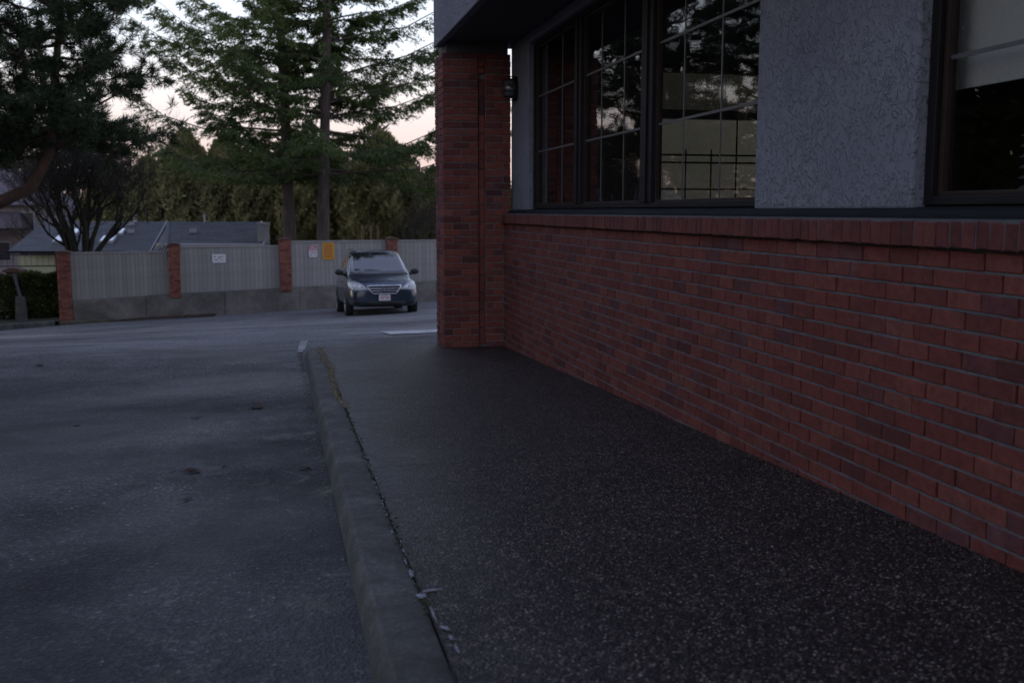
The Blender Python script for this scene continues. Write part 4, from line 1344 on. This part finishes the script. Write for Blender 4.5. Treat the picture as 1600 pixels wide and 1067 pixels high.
def bare_tree(name, label, base, seed, stems, h, mat, mat2, spread=0.5, r0=0.12, depth=4, group=None, kids=3):
    rs = random.Random(seed)
    t = thing(name, label, 'tree', base, 0, group)
    tr, tw = MB(), MB()
    def grow(p, d, L_, r_, lev):
        r_ = max(r_, 0.0055)
        n = 4
        pts = [p]
        q = p.copy(); dd = d.copy()
        for i in range(n):
            dd = (dd + Vector((rs.gauss(0, .12), rs.gauss(0, .12), rs.gauss(0.10, .08)))).normalized()
            q = q + dd * (L_ / n)
            pts.append(q.copy())
        (tr if lev < 2 else tw).tube([tuple(a) for a in pts], [r_ * (1 - 0.5 * i / n) for i in range(n + 1)], 7 if lev < 2 else 3, cap=False)
        if lev >= depth:
            return
        for k in range(kids + (1 if lev > 0 else 0)):
            f = rs.uniform(0.35, 1.0)
            i = min(int(f * n), n - 1)
            pp = pts[i].lerp(pts[i + 1], f * n - i)
            nd = (dd * 0.9 + Vector((rs.gauss(0, .55), rs.gauss(0, .55), rs.gauss(0.15, .3)))).normalized()
            grow(pp, nd, L_ * rs.uniform(0.55, 0.8), r_ * 0.42, lev + 1)
    for s in range(stems):
        a = s * 2 * math.pi / max(stems, 1) + rs.uniform(-.4, .4)
        sp = spread * rs.uniform(0.6, 1.2) if stems > 1 else 0.05
        d = Vector((math.cos(a) * sp, math.sin(a) * sp, 1)).normalized()
        grow(Vector((math.cos(a) * 0.1, math.sin(a) * 0.1, 0)) if stems == 1 else Vector((math.cos(a) * 0.12, math.sin(a) * 0.12, h * 0.27)), d, h * 0.36, r0 * rs.uniform(.8, 1.1), 0)
    if stems > 1:
        tr.tube([(0, 0, -0.3), (0.02, 0, h * 0.14), (0, 0, h * 0.3)], [r0 * 2.2, r0 * 1.9, r0 * 2.0], 10)
    tr.build('trunk', mat, t, smooth=True)
    tw.build('crown', mat2, t)
    return t
bare_tree('bare_tree', 'mossy many stemmed bare tree in front of the grey roof', (-6.85, 38.6, -2.35), 3, 10, 6.6, M_bark_m, M_bark_m, 0.50, 0.12, 5, kids=3)
bare_tree('bare_tree', 'thin leafless tree behind the cedars, left of the spruces', (-9.5, 66, -3), 9, 1, 13.0, M_bark_t, M_bark_t, 0.3, 0.17, 5, 'leafless trees behind the row of cedars')
bare_tree('bare_tree', 'brown leafless tree rising over the pink house', (-13.2, 60, -3), 13, 1, 8.5, M_bark_t, M_bark_t, 0.3, 0.14, 5, 'leafless trees behind the row of cedars')
bare_tree('bare_shrub', 'pale leafless shrub behind the fence beside the building corner', (6.6, 46, -2.6), 17, 7, 4.6, M_bark_t, M_bark_t, 0.9, 0.04, 4, kids=3)
bare_tree('bare_shrub', 'greyish twiggy shrub in front of the pink house', (-15.2, 55, -3), 19, 8, 3.4, M_bark_t, M_bark_t, 0.9, 0.05, 4, kids=3)

# the wood far behind, one mass
def far_wood():
    rs = np.random.default_rng(77)
    LV = []
    n = 42000
    x = rs.uniform(-75, 16.0, n)
    top = 5.6 + 1.4 * np.sin(x * 0.31) + 1.2 * np.sin(x * 0.83 + 1) + 0.8 * np.sin(x * 1.9)
    z = -3 + (top + 3) * rs.random(n) ** 0.8
    y = 82 + rs.uniform(0, 7, n) + 2 * np.sin(x * 0.5)
    C = np.stack([x, y, z], 1)
    D = rs.normal(0, 0.6, (n, 3)); D[:, 2] += 0.7
    V = leaf_quads(C, D, rs.uniform(0.4, 1.0, n), rs.uniform(0.2, 0.4, n), rs)
    kind(link('far_wood', quads_mesh('far_wood', V, M_wood)), 'stuff')
far_wood()

# ------------------------------------------------------------------ the parked minivan
def minivan():
    M_car = bpy.data.materials.new('navy_car_paint'); M_car.use_nodes = True
    b = M_car.node_tree.nodes['Principled BSDF']
    N, L = M_car.node_tree.nodes, M_car.node_tree.links
    t = tex_noise(N, L, coord(N), 3.0, 6, 0.7)
    r_ = ramp(N, L, t.outputs['Fac'], [(0.35, (0.012, 0.024, 0.048)), (0.7, (0.018, 0.032, 0.060))])
    L.new(r_.outputs[0], b.inputs['Base Color'])
    b.inputs['Metallic'].default_value = 0.35; b.inputs['Roughness'].default_value = 0.32
    b.inputs['Coat Weight'].default_value = 0.8; b.inputs['Coat Roughness'].default_value = 0.06
    M_cg = simple('car_glass', (0.008, 0.010, 0.012), 0.04, var=0.05, spec=1.0)
    M_cg.node_tree.nodes['Principled BSDF'].inputs['IOR'].default_value = 1.75
    M_chrome = simple('chrome', (0.62, 0.62, 0.64), 0.18, 1.0, var=0.05)
    M_lamp = simple('headlight_lens', (0.36, 0.37, 0.36), 0.12, 0.25, var=0.2, scale=14)
    M_reflect = simple('headlight_reflector', (0.75, 0.75, 0.72), 0.15, 0.8, var=0.1)
    M_trim_ = simple('black_plastic', (0.014, 0.014, 0.015), 0.55, var=0.2)
    M_tyre = simple('tyre_rubber', (0.016, 0.016, 0.017), 0.85, var=0.2)
    M_rim = simple('alloy_rim', (0.30, 0.30, 0.31), 0.35, 0.8, var=0.1)
    M_plate = simple('licence_plate', (0.70, 0.64, 0.64), 0.45, var=0.03)
    M_plink = simple('plate_ink', (0.40, 0.13, 0.14), 0.5, var=0.05)
    cx, cy = 2.78, 28.45
    car = thing('minivan', 'dark navy minivan parked nose forward against the grey board fence', 'car', (cx, cy, gz(cx, cy + 1.0) + 0.065))
    car.rotation_euler = (-math.atan(0.065), 0, R(1.2))
    car.scale = (1.03, 1.03, 1.03)
    # stations: y, z bottom, z sill(widest), z belt, z top, half widths bottom, widest, belt, top
    st_ = [(0.00, 0.30, 0.52, 0.62, 0.68, 0.50, 0.62, 0.58, 0.40),
           (0.05, 0.22, 0.50, 0.68, 0.78, 0.68, 0.80, 0.74, 0.52),
           (0.16, 0.20, 0.50, 0.74, 0.86, 0.80, 0.90, 0.84, 0.60),
           (0.40, 0.20, 0.52, 0.82, 0.955, 0.86, 0.955, 0.90, 0.70),
           (0.75, 0.22, 0.54, 0.90, 1.03, 0.88, 0.97, 0.92, 0.76),
           (1.05, 0.22, 0.55, 0.96, 1.085, 0.88, 0.975, 0.93, 0.80),
           (1.20, 0.22, 0.55, 0.99, 1.15, 0.88, 0.975, 0.93, 0.81),
           (1.65, 0.22, 0.55, 1.02, 1.42, 0.88, 0.978, 0.935, 0.745),
           (2.05, 0.22, 0.55, 1.03, 1.645, 0.88, 0.98, 0.94, 0.68),
           (2.35, 0.22, 0.55, 1.04, 1.725, 0.88, 0.98, 0.94, 0.665),
           (3.20, 0.22, 0.55, 1.05, 1.755, 0.88, 0.98, 0.94, 0.67),
           (4.30, 0.22, 0.55, 1.06, 1.74, 0.88, 0.98, 0.94, 0.66),
           (4.85, 0.25, 0.58, 1.06, 1.66, 0.86, 0.96, 0.92, 0.62),
           (5.05, 0.32, 0.60, 1.04, 1.35, 0.80, 0.92, 0.88, 0.66),
           (5.12, 0.36, 0.60, 0.90, 1.05, 0.70, 0.84, 0.80, 0.60)]
    st_ = [t_[:4] + (t_[4] + (0.075 if t_[0] > 1.9 and t_[0] < 5 else 0.035 if 1.3 < t_[0] < 1.9 or t_[0] > 5 else 0),) + t_[5:] for t_ in st_]
    V, F = [], []
    ring = None
    for (y, zb, zs, zbelt, zt, wb_, ws, wbe, wt) in st_:
        half = [(wb_ * 0.5, zb), (wb_, zb + 0.01), (ws - 0.01, zb + 0.12), (ws, zs), (ws * 0.5 + wbe * 0.5 + 0.012, zs * 0.45 + zbelt * 0.55), (wbe, zbelt),
                (wbe + (wt - wbe) * 0.55, zbelt + (zt - zbelt) * 0.52), (wt + 0.02, zt - 0.06 * min(1, (zt - zbelt) / 0.2)), (wt * 0.86, zt - 0.012), (wt * 0.4, zt)]
        loop = [(x, y, z) for x, z in half] + [(-x, y, z) for x, z in reversed(half)]
        V += loop
        ring = len(loop)
    for i in range(len(st_) - 1):
        for k in range(ring):
            k2 = (k + 1) % ring
            F.append((i * ring + k, i * ring + k2, (i + 1) * ring + k2, (i + 1) * ring + k))
    h = ring // 2
    for base in (0, (len(st_) - 1) * ring):
        for k in range(h - 1):
            F.append((base + k, base + k + 1, base + ring - 2 - k, base + ring - 1 - k))
    m = MB(); m.add(V, F)
    body = m.build('body', M_car, car, smooth=True)
    sd = body.modifiers.new('s', 'SUBSURF'); sd.levels = 2; sd.render_levels = 2
    bpy.context.view_layer.update()
    dg = bpy.context.evaluated_depsgraph_get()
    me = bpy.data.meshes.new_from_object(body.evaluated_get(dg))
    body.modifiers.clear(); body.data = me; me.shade_smooth()
    bvh = BVHTree.FromPolygons([v.co.copy() for v in me.vertices], [tuple(p.vertices) for p in me.polygons])
    def patch(name, poly, mat, parent, view='front', off=0.006, cuts=5, thick=0.012):
        """a panel whose outline is given in the front (x,z) or side (y,z) view, laid on the body and thickened"""
        bm = bmesh.new()
        bm.faces.new([bm.verts.new((u, 0, v)) for u, v in poly])
        bmesh.ops.triangulate(bm, faces=bm.faces)
        bmesh.ops.subdivide_edges(bm, edges=bm.edges, cuts=cuts, use_grid_fill=True)
        for v in bm.verts:
            u, w_ = v.co.x, v.co.z
            if view == 'front':
                hit = bvh.ray_cast(Vector((u, -3, w_)), Vector((0, 1, 0)))
            elif view == 'left':
                hit = bvh.ray_cast(Vector((-4, u, w_)), Vector((1, 0, 0)))
            else:
                hit = bvh.ray_cast(Vector((4, u, w_)), Vector((-1, 0, 0)))
            if hit[0] is None:
                near = bvh.find_nearest(Vector((u, 0.3, w_)) if view == 'front' else Vector((-0.9 if view == 'left' else 0.9, u, w_)))
                v.co = near[0] + near[1] * off
            else:
                n_ = hit[1]
                if n_.dot(Vector((0, -1, 0)) if view == 'front' else Vector((-1 if view == 'left' else 1, 0, 0))) < 0:
                    n_ = -n_
                v.co = hit[0] + n_ * off
        bmesh.ops.recalc_face_normals(bm, faces=bm.faces)
        me_ = bpy.data.meshes.new(name); bm.to_mesh(me_); bm.free()
        me_.materials.append(mat); me_.shade_smooth()
        o = link(name, me_, parent)
        sol = o.modifiers.new('t', 'SOLIDIFY'); sol.thickness = thick; sol.offset = 0
        return o
    patch('windshield', [(-0.76, 1.13), (-0.4, 1.115), (0.4, 1.115), (0.76, 1.13), (0.665, 1.675), (0.35, 1.705), (-0.35, 1.705), (-0.665, 1.675)], M_cg, car, cuts=7)
    patch('cowl', [(-0.80, 1.075), (-0.4, 1.06), (0.4, 1.06), (0.80, 1.075), (0.77, 1.125), (0.4, 1.112), (-0.4, 1.112), (-0.77, 1.125)], M_trim_, car, cuts=4)
    for s in (-1, 1):
        pl = [(0.41, 0.665), (0.80, 0.645), (0.925, 0.72), (0.925, 0.86), (0.83, 0.925), (0.66, 0.865)]
        hl = patch('headlight', [(s * u, v) for u, v in (pl if s > 0 else pl[::-1])], M_lamp, car, off=0.010)
        for (u, v, r_) in ((0.64, 0.735, 0.06), (0.80, 0.75, 0.05)):
            hit = bvh.ray_cast(Vector((s * u, -3, v)), Vector((0, 1, 0)))
            p = hit[0] if hit[0] else Vector((s * u, 0.2, v))
            MB().lathe([(r_, 0.012), (r_, -0.022), (r_ * 0.8, -0.026), (r_ * 0.55, -0.02), (r_ * 0.2, -0.026)], (p.x, p.y, p.z), 14, 'y').build('reflector', M_reflect, hl, smooth=False)
        fg = [(0.66, 0.30), (0.84, 0.31), (0.84, 0.38), (0.68, 0.38)]
        patch('bumper_vent', [(s * u, v) for u, v in (fg if s > 0 else fg[::-1])], M_trim_, car, cuts=2)
    gr = patch('grille', [(-0.31, 0.575), (0.31, 0.575), (0.44, 0.755), (-0.44, 0.755)], M_trim_, car, cuts=4)
    def bar(name, a, b_, r_, mat, par, off=0.02, n=8):
        pts = []
        for i in range(n + 1):
            u, w_ = a[0] + (b_[0] - a[0]) * i / n, a[1] + (b_[1] - a[1]) * i / n
            hit = bvh.ray_cast(Vector((u, -3, w_)), Vector((0, 1, 0)))
            p = hit[0] if hit[0] else Vector((u, 0.05, w_))
            pts.append((p.x, p.y - off, p.z))
        return pts
    fr_ = MB()
    for a, b_, r_ in (((-0.47, 0.775), (0.47, 0.775), 0.022), ((-0.47, 0.775), (-0.32, 0.562), 0.014), ((0.47, 0.775), (0.32, 0.562), 0.014), ((-0.32, 0.562), (0.32, 0.562), 0.014)):
        fr_.tube(bar('', a, b_, r_, None, None), r_, 8)
    fr_.build('grille_frame', M_chrome, gr, smooth=True)
    for z in (0.635, 0.70):
        w_ = 0.33 + (z - 0.575) * 0.7
        MB().tube(bar('', (-w_, z), (w_, z), 0, None, None, 0.012), 0.010, 6).build('grille_bar', M_chrome, gr, smooth=True)
    hit = bvh.ray_cast(Vector((0, -3, 0.67)), Vector((0, 1, 0)))[0]
    em = MB()
    y0 = hit.y - 0.045
    for s in (-1, 1):
        em.hexa([(s * 0.030, y0, 0.615), (s * 0.052, y0, 0.615), (s * 0.052, y0 + 0.015, 0.615), (s * 0.030, y0 + 0.015, 0.615), (s * 0.040, y0, 0.725), (s * 0.066, y0, 0.725), (s * 0.066, y0 + 0.015, 0.725), (s * 0.040, y0 + 0.015, 0.725)])
    em.box(-0.036, 0.036, y0 + 0.001, y0 + 0.013, 0.656, 0.682)
    em.build('emblem', M_chrome, gr)
    patch('lower_intake', [(-0.58, 0.235), (0.58, 0.235), (0.56, 0.355), (-0.56, 0.355)], M_trim_, car, cuts=3)
    hy = bvh.ray_cast(Vector((0, -3, 0.45)), Vector((0, 1, 0)))[0].y
    lp = MB().box(-0.155, 0.155, hy - 0.030, hy - 0.018, 0.375, 0.53).build('licence_plate', M_plate, car, bevel=0.01)
    tx = MB()
    x = -0.115
    for i in range(6):
        for seg in (((0, 0), (0, 0.07)), ((0, 0.07), (0.024, 0.07)), ((0.024, 0.07), (0.024, 0.0)), ((0, 0.035), (0.024, 0.035))):
            if random.random() < 0.8:
                (a, b_), (c, d) = seg
                tx.box(x + min(a, c), x + max(a, c) + 0.008, hy - 0.0335, hy - 0.0312, 0.412 + min(b_, d), 0.412 + max(b_, d) + 0.008)
        x += 0.04 if i != 2 else 0.052
    tx.box(-0.08, 0.08, hy - 0.0335, hy - 0.0312, 0.50, 0.512)
    tx.build('plate_print', M_plink, lp)
    for sgn, vw in ((-1, 'left'), (1, 'right')):
        ws_ = [[(1.42, 1.12), (2.42, 1.11), (2.42, 1.66), (2.12, 1.64)], [(2.50, 1.11), (3.52, 1.11), (3.50, 1.68), (2.50, 1.67)], [(3.60, 1.12), (4.62, 1.14), (4.45, 1.64), (3.58, 1.67)]]
        for pl in ws_:
            patch('side_window', pl, M_cg, car, vw, cuts=4)
        for y in (0.98, 4.03):
            arch = [(y + 0.40 * math.cos(a), 0.33 + 0.40 * math.sin(a)) for a in [math.pi * k / 14 for k in range(15)]] + [(y - 0.40, 0.20), (y + 0.40, 0.20)]
            patch('wheel_arch', arch, M_trim_, car, vw, off=0.003, cuts=2)
            wx = sgn * 0.885
            wh = MB().lathe([(0.20, -0.105), (0.315, -0.105), (0.337, -0.08), (0.343, -0.03), (0.343, 0.03), (0.337, 0.08), (0.315, 0.105), (0.20, 0.105)], (wx, y, 0.275), 28, 'x').build('wheel', M_tyre, car, smooth=False)
            r_ = MB().lathe([(0.205, 0.0), (0.212, sgn * 0.104), (0.19, sgn * 0.108), (0.17, sgn * 0.085), (0.05, sgn * 0.095), (0.045, sgn * 0.108), (0.01, sgn * 0.108)], (wx, y, 0.275), 20, 'x')
            for k in range(7):
                a = 2 * math.pi * k / 7
                p, q = (0.05 * math.cos(a), 0.05 * math.sin(a)), (0.195 * math.cos(a), 0.195 * math.sin(a))
                r_.tube([(wx + sgn * 0.10, y + p[0], 0.275 + p[1]), (wx + sgn * 0.104, y + q[0], 0.275 + q[1])], [0.018, 0.015], 6)
            r_.build('rim', M_rim, wh)
        # mirror: shell on a short arm
        mi = MB()
        mx = sgn * 1.075
        prof = [(0.02, -0.055), (0.075, -0.05), (0.105, -0.02), (0.108, 0.02), (0.10, 0.05), (0.06, 0.055)]
        vs, fs = [], []
        for r2, yy in prof:
            for k in range(14):
                a = 2 * math.pi * k / 14
                vs.append((mx + r2 * 1.15 * math.cos(a), 1.62 + yy, 1.165 + r2 * 0.78 * math.sin(a)))
        for i in range(len(prof) - 1):
            for k in range(14):
                fs.append((i * 14 + k, i * 14 + (k + 1) % 14, (i + 1) * 14 + (k + 1) % 14, (i + 1) * 14 + k))
        fs += [tuple(range(13, -1, -1)), tuple(range(70, 84))]
        mi.add(vs, fs)
        mi.tube([(sgn * 0.90, 1.60, 1.08), (sgn * 1.02, 1.62, 1.13)], [0.045, 0.035], 6)
        mi.build('mirror', M_trim_, car, smooth=True)
        MB().tube([(sgn * 0.60, 2.3, 1.81), (sgn * 0.61, 2.5, 1.835), (sgn * 0.61, 4.0, 1.845), (sgn * 0.60, 4.2, 1.815)], 0.010, 6).build('roof_rail', M_trim_, car)
        MB().tube([(sgn * 0.972, 2.0, 0.90), (sgn * 0.992, 2.05, 0.90), (sgn * 0.992, 2.2, 0.90), (sgn * 0.972, 2.25, 0.90)], 0.014, 6).build('door_handle', M_car, car)
    wp = MB()
    for (a, b_) in (((-0.62, 1.13), (0.05, 1.20)), ((0.05, 1.13), (0.70, 1.19))):
        wp.tube(bar('', a, b_, 0, None, None, 0.03), 0.008, 5)
    wp.build('wiper', M_trim_, car)
    # hood seam lines stand a little proud of the hood
    for s in (-1, 1):
        MB().tube(bar('', (s * 0.50, 0.80), (s * 0.74, 1.06), 0, None, None, 0.001), 0.006, 5).build('hood_crease', M_trim_, car)
minivan()

# ------------------------------------------------------------------ litter, moss and stains along the kerb
def leaf_shape(seed, s):
    r_ = random.Random(seed)
    n = 9
    pts = []
    for i in range(n):
        a = 2 * math.pi * i / n
        rad = s * (0.55 + 0.45 * abs(math.cos(a * 1.5))) * r_.uniform(0.7, 1.1)
        pts.append((rad * math.cos(a) * 1.4, rad * math.sin(a) * 0.7, 0.02 * s / 0.05 * r_.uniform(0.2, 1.0)))
    m = MB()
    ctr = (0, 0, 0.004)
    m.add([ctr] + pts, [(0, i + 1, (i + 1) % n + 1) for i in range(n)])
    m.tube([pts[0], (pts[0][0] * 1.5, pts[0][1] + 0.2 * s, 0.012)], 0.002, 4)
    return m
M_leaf = simple('dead_leaf', (0.030, 0.016, 0.013), 0.8, var=0.4, scale=30)
lv = [(-0.23, 8.40, 0.085, 'largest dark curled leaf lying right of the lot middle', 1), (-0.53, 5.97, 0.055, 'small dark curled leaf on the asphalt nearest the camera', 2),
      (-2.56, 11.73, 0.06, 'dark leaf far out on the left of the asphalt', 3), (-0.67, 7.96, 0.03, 'tiny dark leaf scrap just left of the largest curled leaf', 4), (-1.5, 7.9, 0.035, 'tiny dark leaf scrap left of the lot middle, level with the largest leaf', 5), (-0.5, 5.29, 0.03, 'tiny dark leaf scrap in front of the nearest curled leaf', 6), (0.10, 5.9, 0.05, 'dark leaf caught against the kerb foot, nearest the pavement', 7),
      (-1.85, 5.4, 0.03, 'tiny dark leaf scrap far left in the near asphalt', 8), (-2.2, 7.1, 0.03, 'tiny dark leaf scrap nearest the left edge of the asphalt', 9), (-0.36, 6.1, 0.02, 'tiniest leaf scrap just right of the nearest curled leaf', 10), (-1.9, 4.9, 0.025, 'tiny dark leaf scrap nearest the camera on the left asphalt', 11)]
for (x, y, s, lb, sd) in lv:
    o = leaf_shape(sd, s).build('dead_leaf', M_leaf, None, loc=(x, y, float(lot_z(np.array(x), np.array(y))) + 0.003))
    o.rotation_euler = (0, 0, sd * 1.7)
    tag(o, lb or 'tiny dark leaf scrap on the open asphalt', 'leaf', 'dead leaves on the asphalt')

M_chip = simple('tan_litter', (0.20, 0.165, 0.10), 0.9, var=0.6, scale=40)
M_chip2 = simple('kerb_grit', (0.14, 0.125, 0.09), 0.95, var=0.6, scale=40)
M_moss = simple('moss', (0.050, 0.052, 0.016), 1.0, var=0.5, scale=40)
M_stain = mat_concrete('white_bloom', (0.24, 0.24, 0.275), 14, stain=(0.22, 0.22, 0.22), st_lo=0.55, st_hi=0.75)
def litter(name, n, xf, yf, zf, size, mat, seed):
    r_ = random.Random(seed); m = MB()
    for i in range(n):
        y = yf(r_); x = xf(r_, y); z = zf(x, y); s = size * r_.uniform(0.4, 1.3)
        a = r_.uniform(0, 6.28); ca, sa = math.cos(a) * s, math.sin(a) * s
        e = r_.uniform(0.25, 0.7)
        m.add([(x + ca, y + sa, z + s * 0.12), (x - sa * e, y + ca * e, z + s * r_.uniform(.1, .5)), (x - ca, y - sa, z + s * 0.12), (x + sa * e, y - ca * e, z + s * r_.uniform(.1, .5)), (x, y, z - s * .2)],
              [(0, 1, 2, 3), (0, 4, 1), (1, 4, 2), (2, 4, 3), (3, 4, 0)])
    return kind(m.build(name, mat), 'stuff')
wob = lambda y: 0.02 * math.sin(y * 2.1) + 0.012 * math.sin(y * 5.3)
litter('leaf_litter', 1500, lambda r_, y: 0.412 + wob(y) * 0.7 + r_.gauss(0, 0.014 + 0.0018 * max(0, y - 7)), lambda r_: r_.uniform(7.3, 11.95), lambda x, y: sidewalk_z(y) + 0.003, 0.011, M_chip, 1)
litter('moss_strip', 330, lambda r_, y: 0.420 + r_.gauss(0, 0.009), lambda r_: r_.uniform(3.0, 9.5), lambda x, y: sidewalk_z(y) + 0.001, 0.010, M_moss, 2)
litter('grit_strip', 420, lambda r_, y: 0.21 - abs(r_.gauss(0, 0.03)), lambda r_: 11.9 - 7 * r_.random() ** 2, lambda x, y: float(lot_z(np.array(x), np.array(y))) + 0.004, 0.010, M_chip2, 3)
litter('dirt_strip', 1400, lambda r_, y: r_.uniform(-5.5, -2.2), lambda r_: r_.uniform(34.9, 35.62), lambda x, y: gz(x, y) + 0.02 + 0.07 * max(0, (y - 35.0)), 0.06, simple('brown_litter', (0.085, 0.058, 0.040), 0.95, var=0.5, scale=10), 4)
# the joint between kerb and slabs: dark groove with pale mineral bloom
gr_ = MB()
for i in range(200):
    y0, y1 = 2.4 + i * 0.048, 2.4 + (i + 1) * 0.048
    f = lambda y: 0.421 + 0.008 * mnoise.noise(Vector((0, y * 3, 1))) + 0.004 * mnoise.noise(Vector((0, y * 14, 2)))
    w0, w1 = [0.0018 + 0.003 * abs(mnoise.noise(Vector((5, y * 6, 0)))) for y in (y0, y1)]
    gr_.add([(f(y0) - w0, y0, sidewalk_z(y0) + 0.004), (f(y0) + w0, y0, sidewalk_z(y0) + 0.004), (f(y1) + w1, y1, sidewalk_z(y1) + 0.004), (f(y1) - w1, y1, sidewalk_z(y1) + 0.004)], [(0, 1, 2, 3)])
kind(gr_.build('kerb_joint', simple('joint_dirt', (0.018, 0.016, 0.012), 1.0, var=0.4, scale=30)), 'structure')
bl = MB()
r_ = random.Random(4)
def blob(x, y, rx, ry, seed, rot=0.0, n=26):
    rx, ry = rx * 0.8, ry * 0.9
    rr_ = random.Random(seed); vs = []
    for i in range(n):
        a = 2 * math.pi * i / n
        k = rr_.uniform(0.45, 1.15)
        u, v = rx * k * math.cos(a), ry * k * math.sin(a)
        px, py = x + u * math.cos(rot) - v * math.sin(rot), y + u * math.sin(rot) + v * math.cos(rot)
        vs.append((px, py, sidewalk_z(py) + 0.0075))
    bl.add(vs + [(x, y, sidewalk_z(y) + 0.009)], [(n, i, (i + 1) % n) for i in range(n)])
blob(0.413, 3.44, 0.014, 0.055, 1); blob(0.455, 3.245, 0.045, 0.016, 2, 0.1); blob(0.418, 3.20, 0.026, 0.032, 3); blob(0.43, 3.02, 0.006, 0.09, 5)
blob(0.447, 2.90, 0.014, 0.03, 6, 0.4); blob(0.452, 2.82, 0.010, 0.03, 7); blob(0.455, 2.73, 0.006, 0.05, 8); blob(0.41, 3.58, 0.005, 0.05, 9)
y = 3.62
for i in range(34):
    y += r_.uniform(0.03, 0.09)
    blob(0.414 + r_.gauss(0, 0.006) , y, r_.uniform(0.002, 0.006), r_.uniform(0.01, 0.035), 20 + i, 0, 8)
    if y > 5.6: break
bl.build('mineral_bloom', M_stain)
kind(bpy.data.objects['mineral_bloom'], 'stuff')
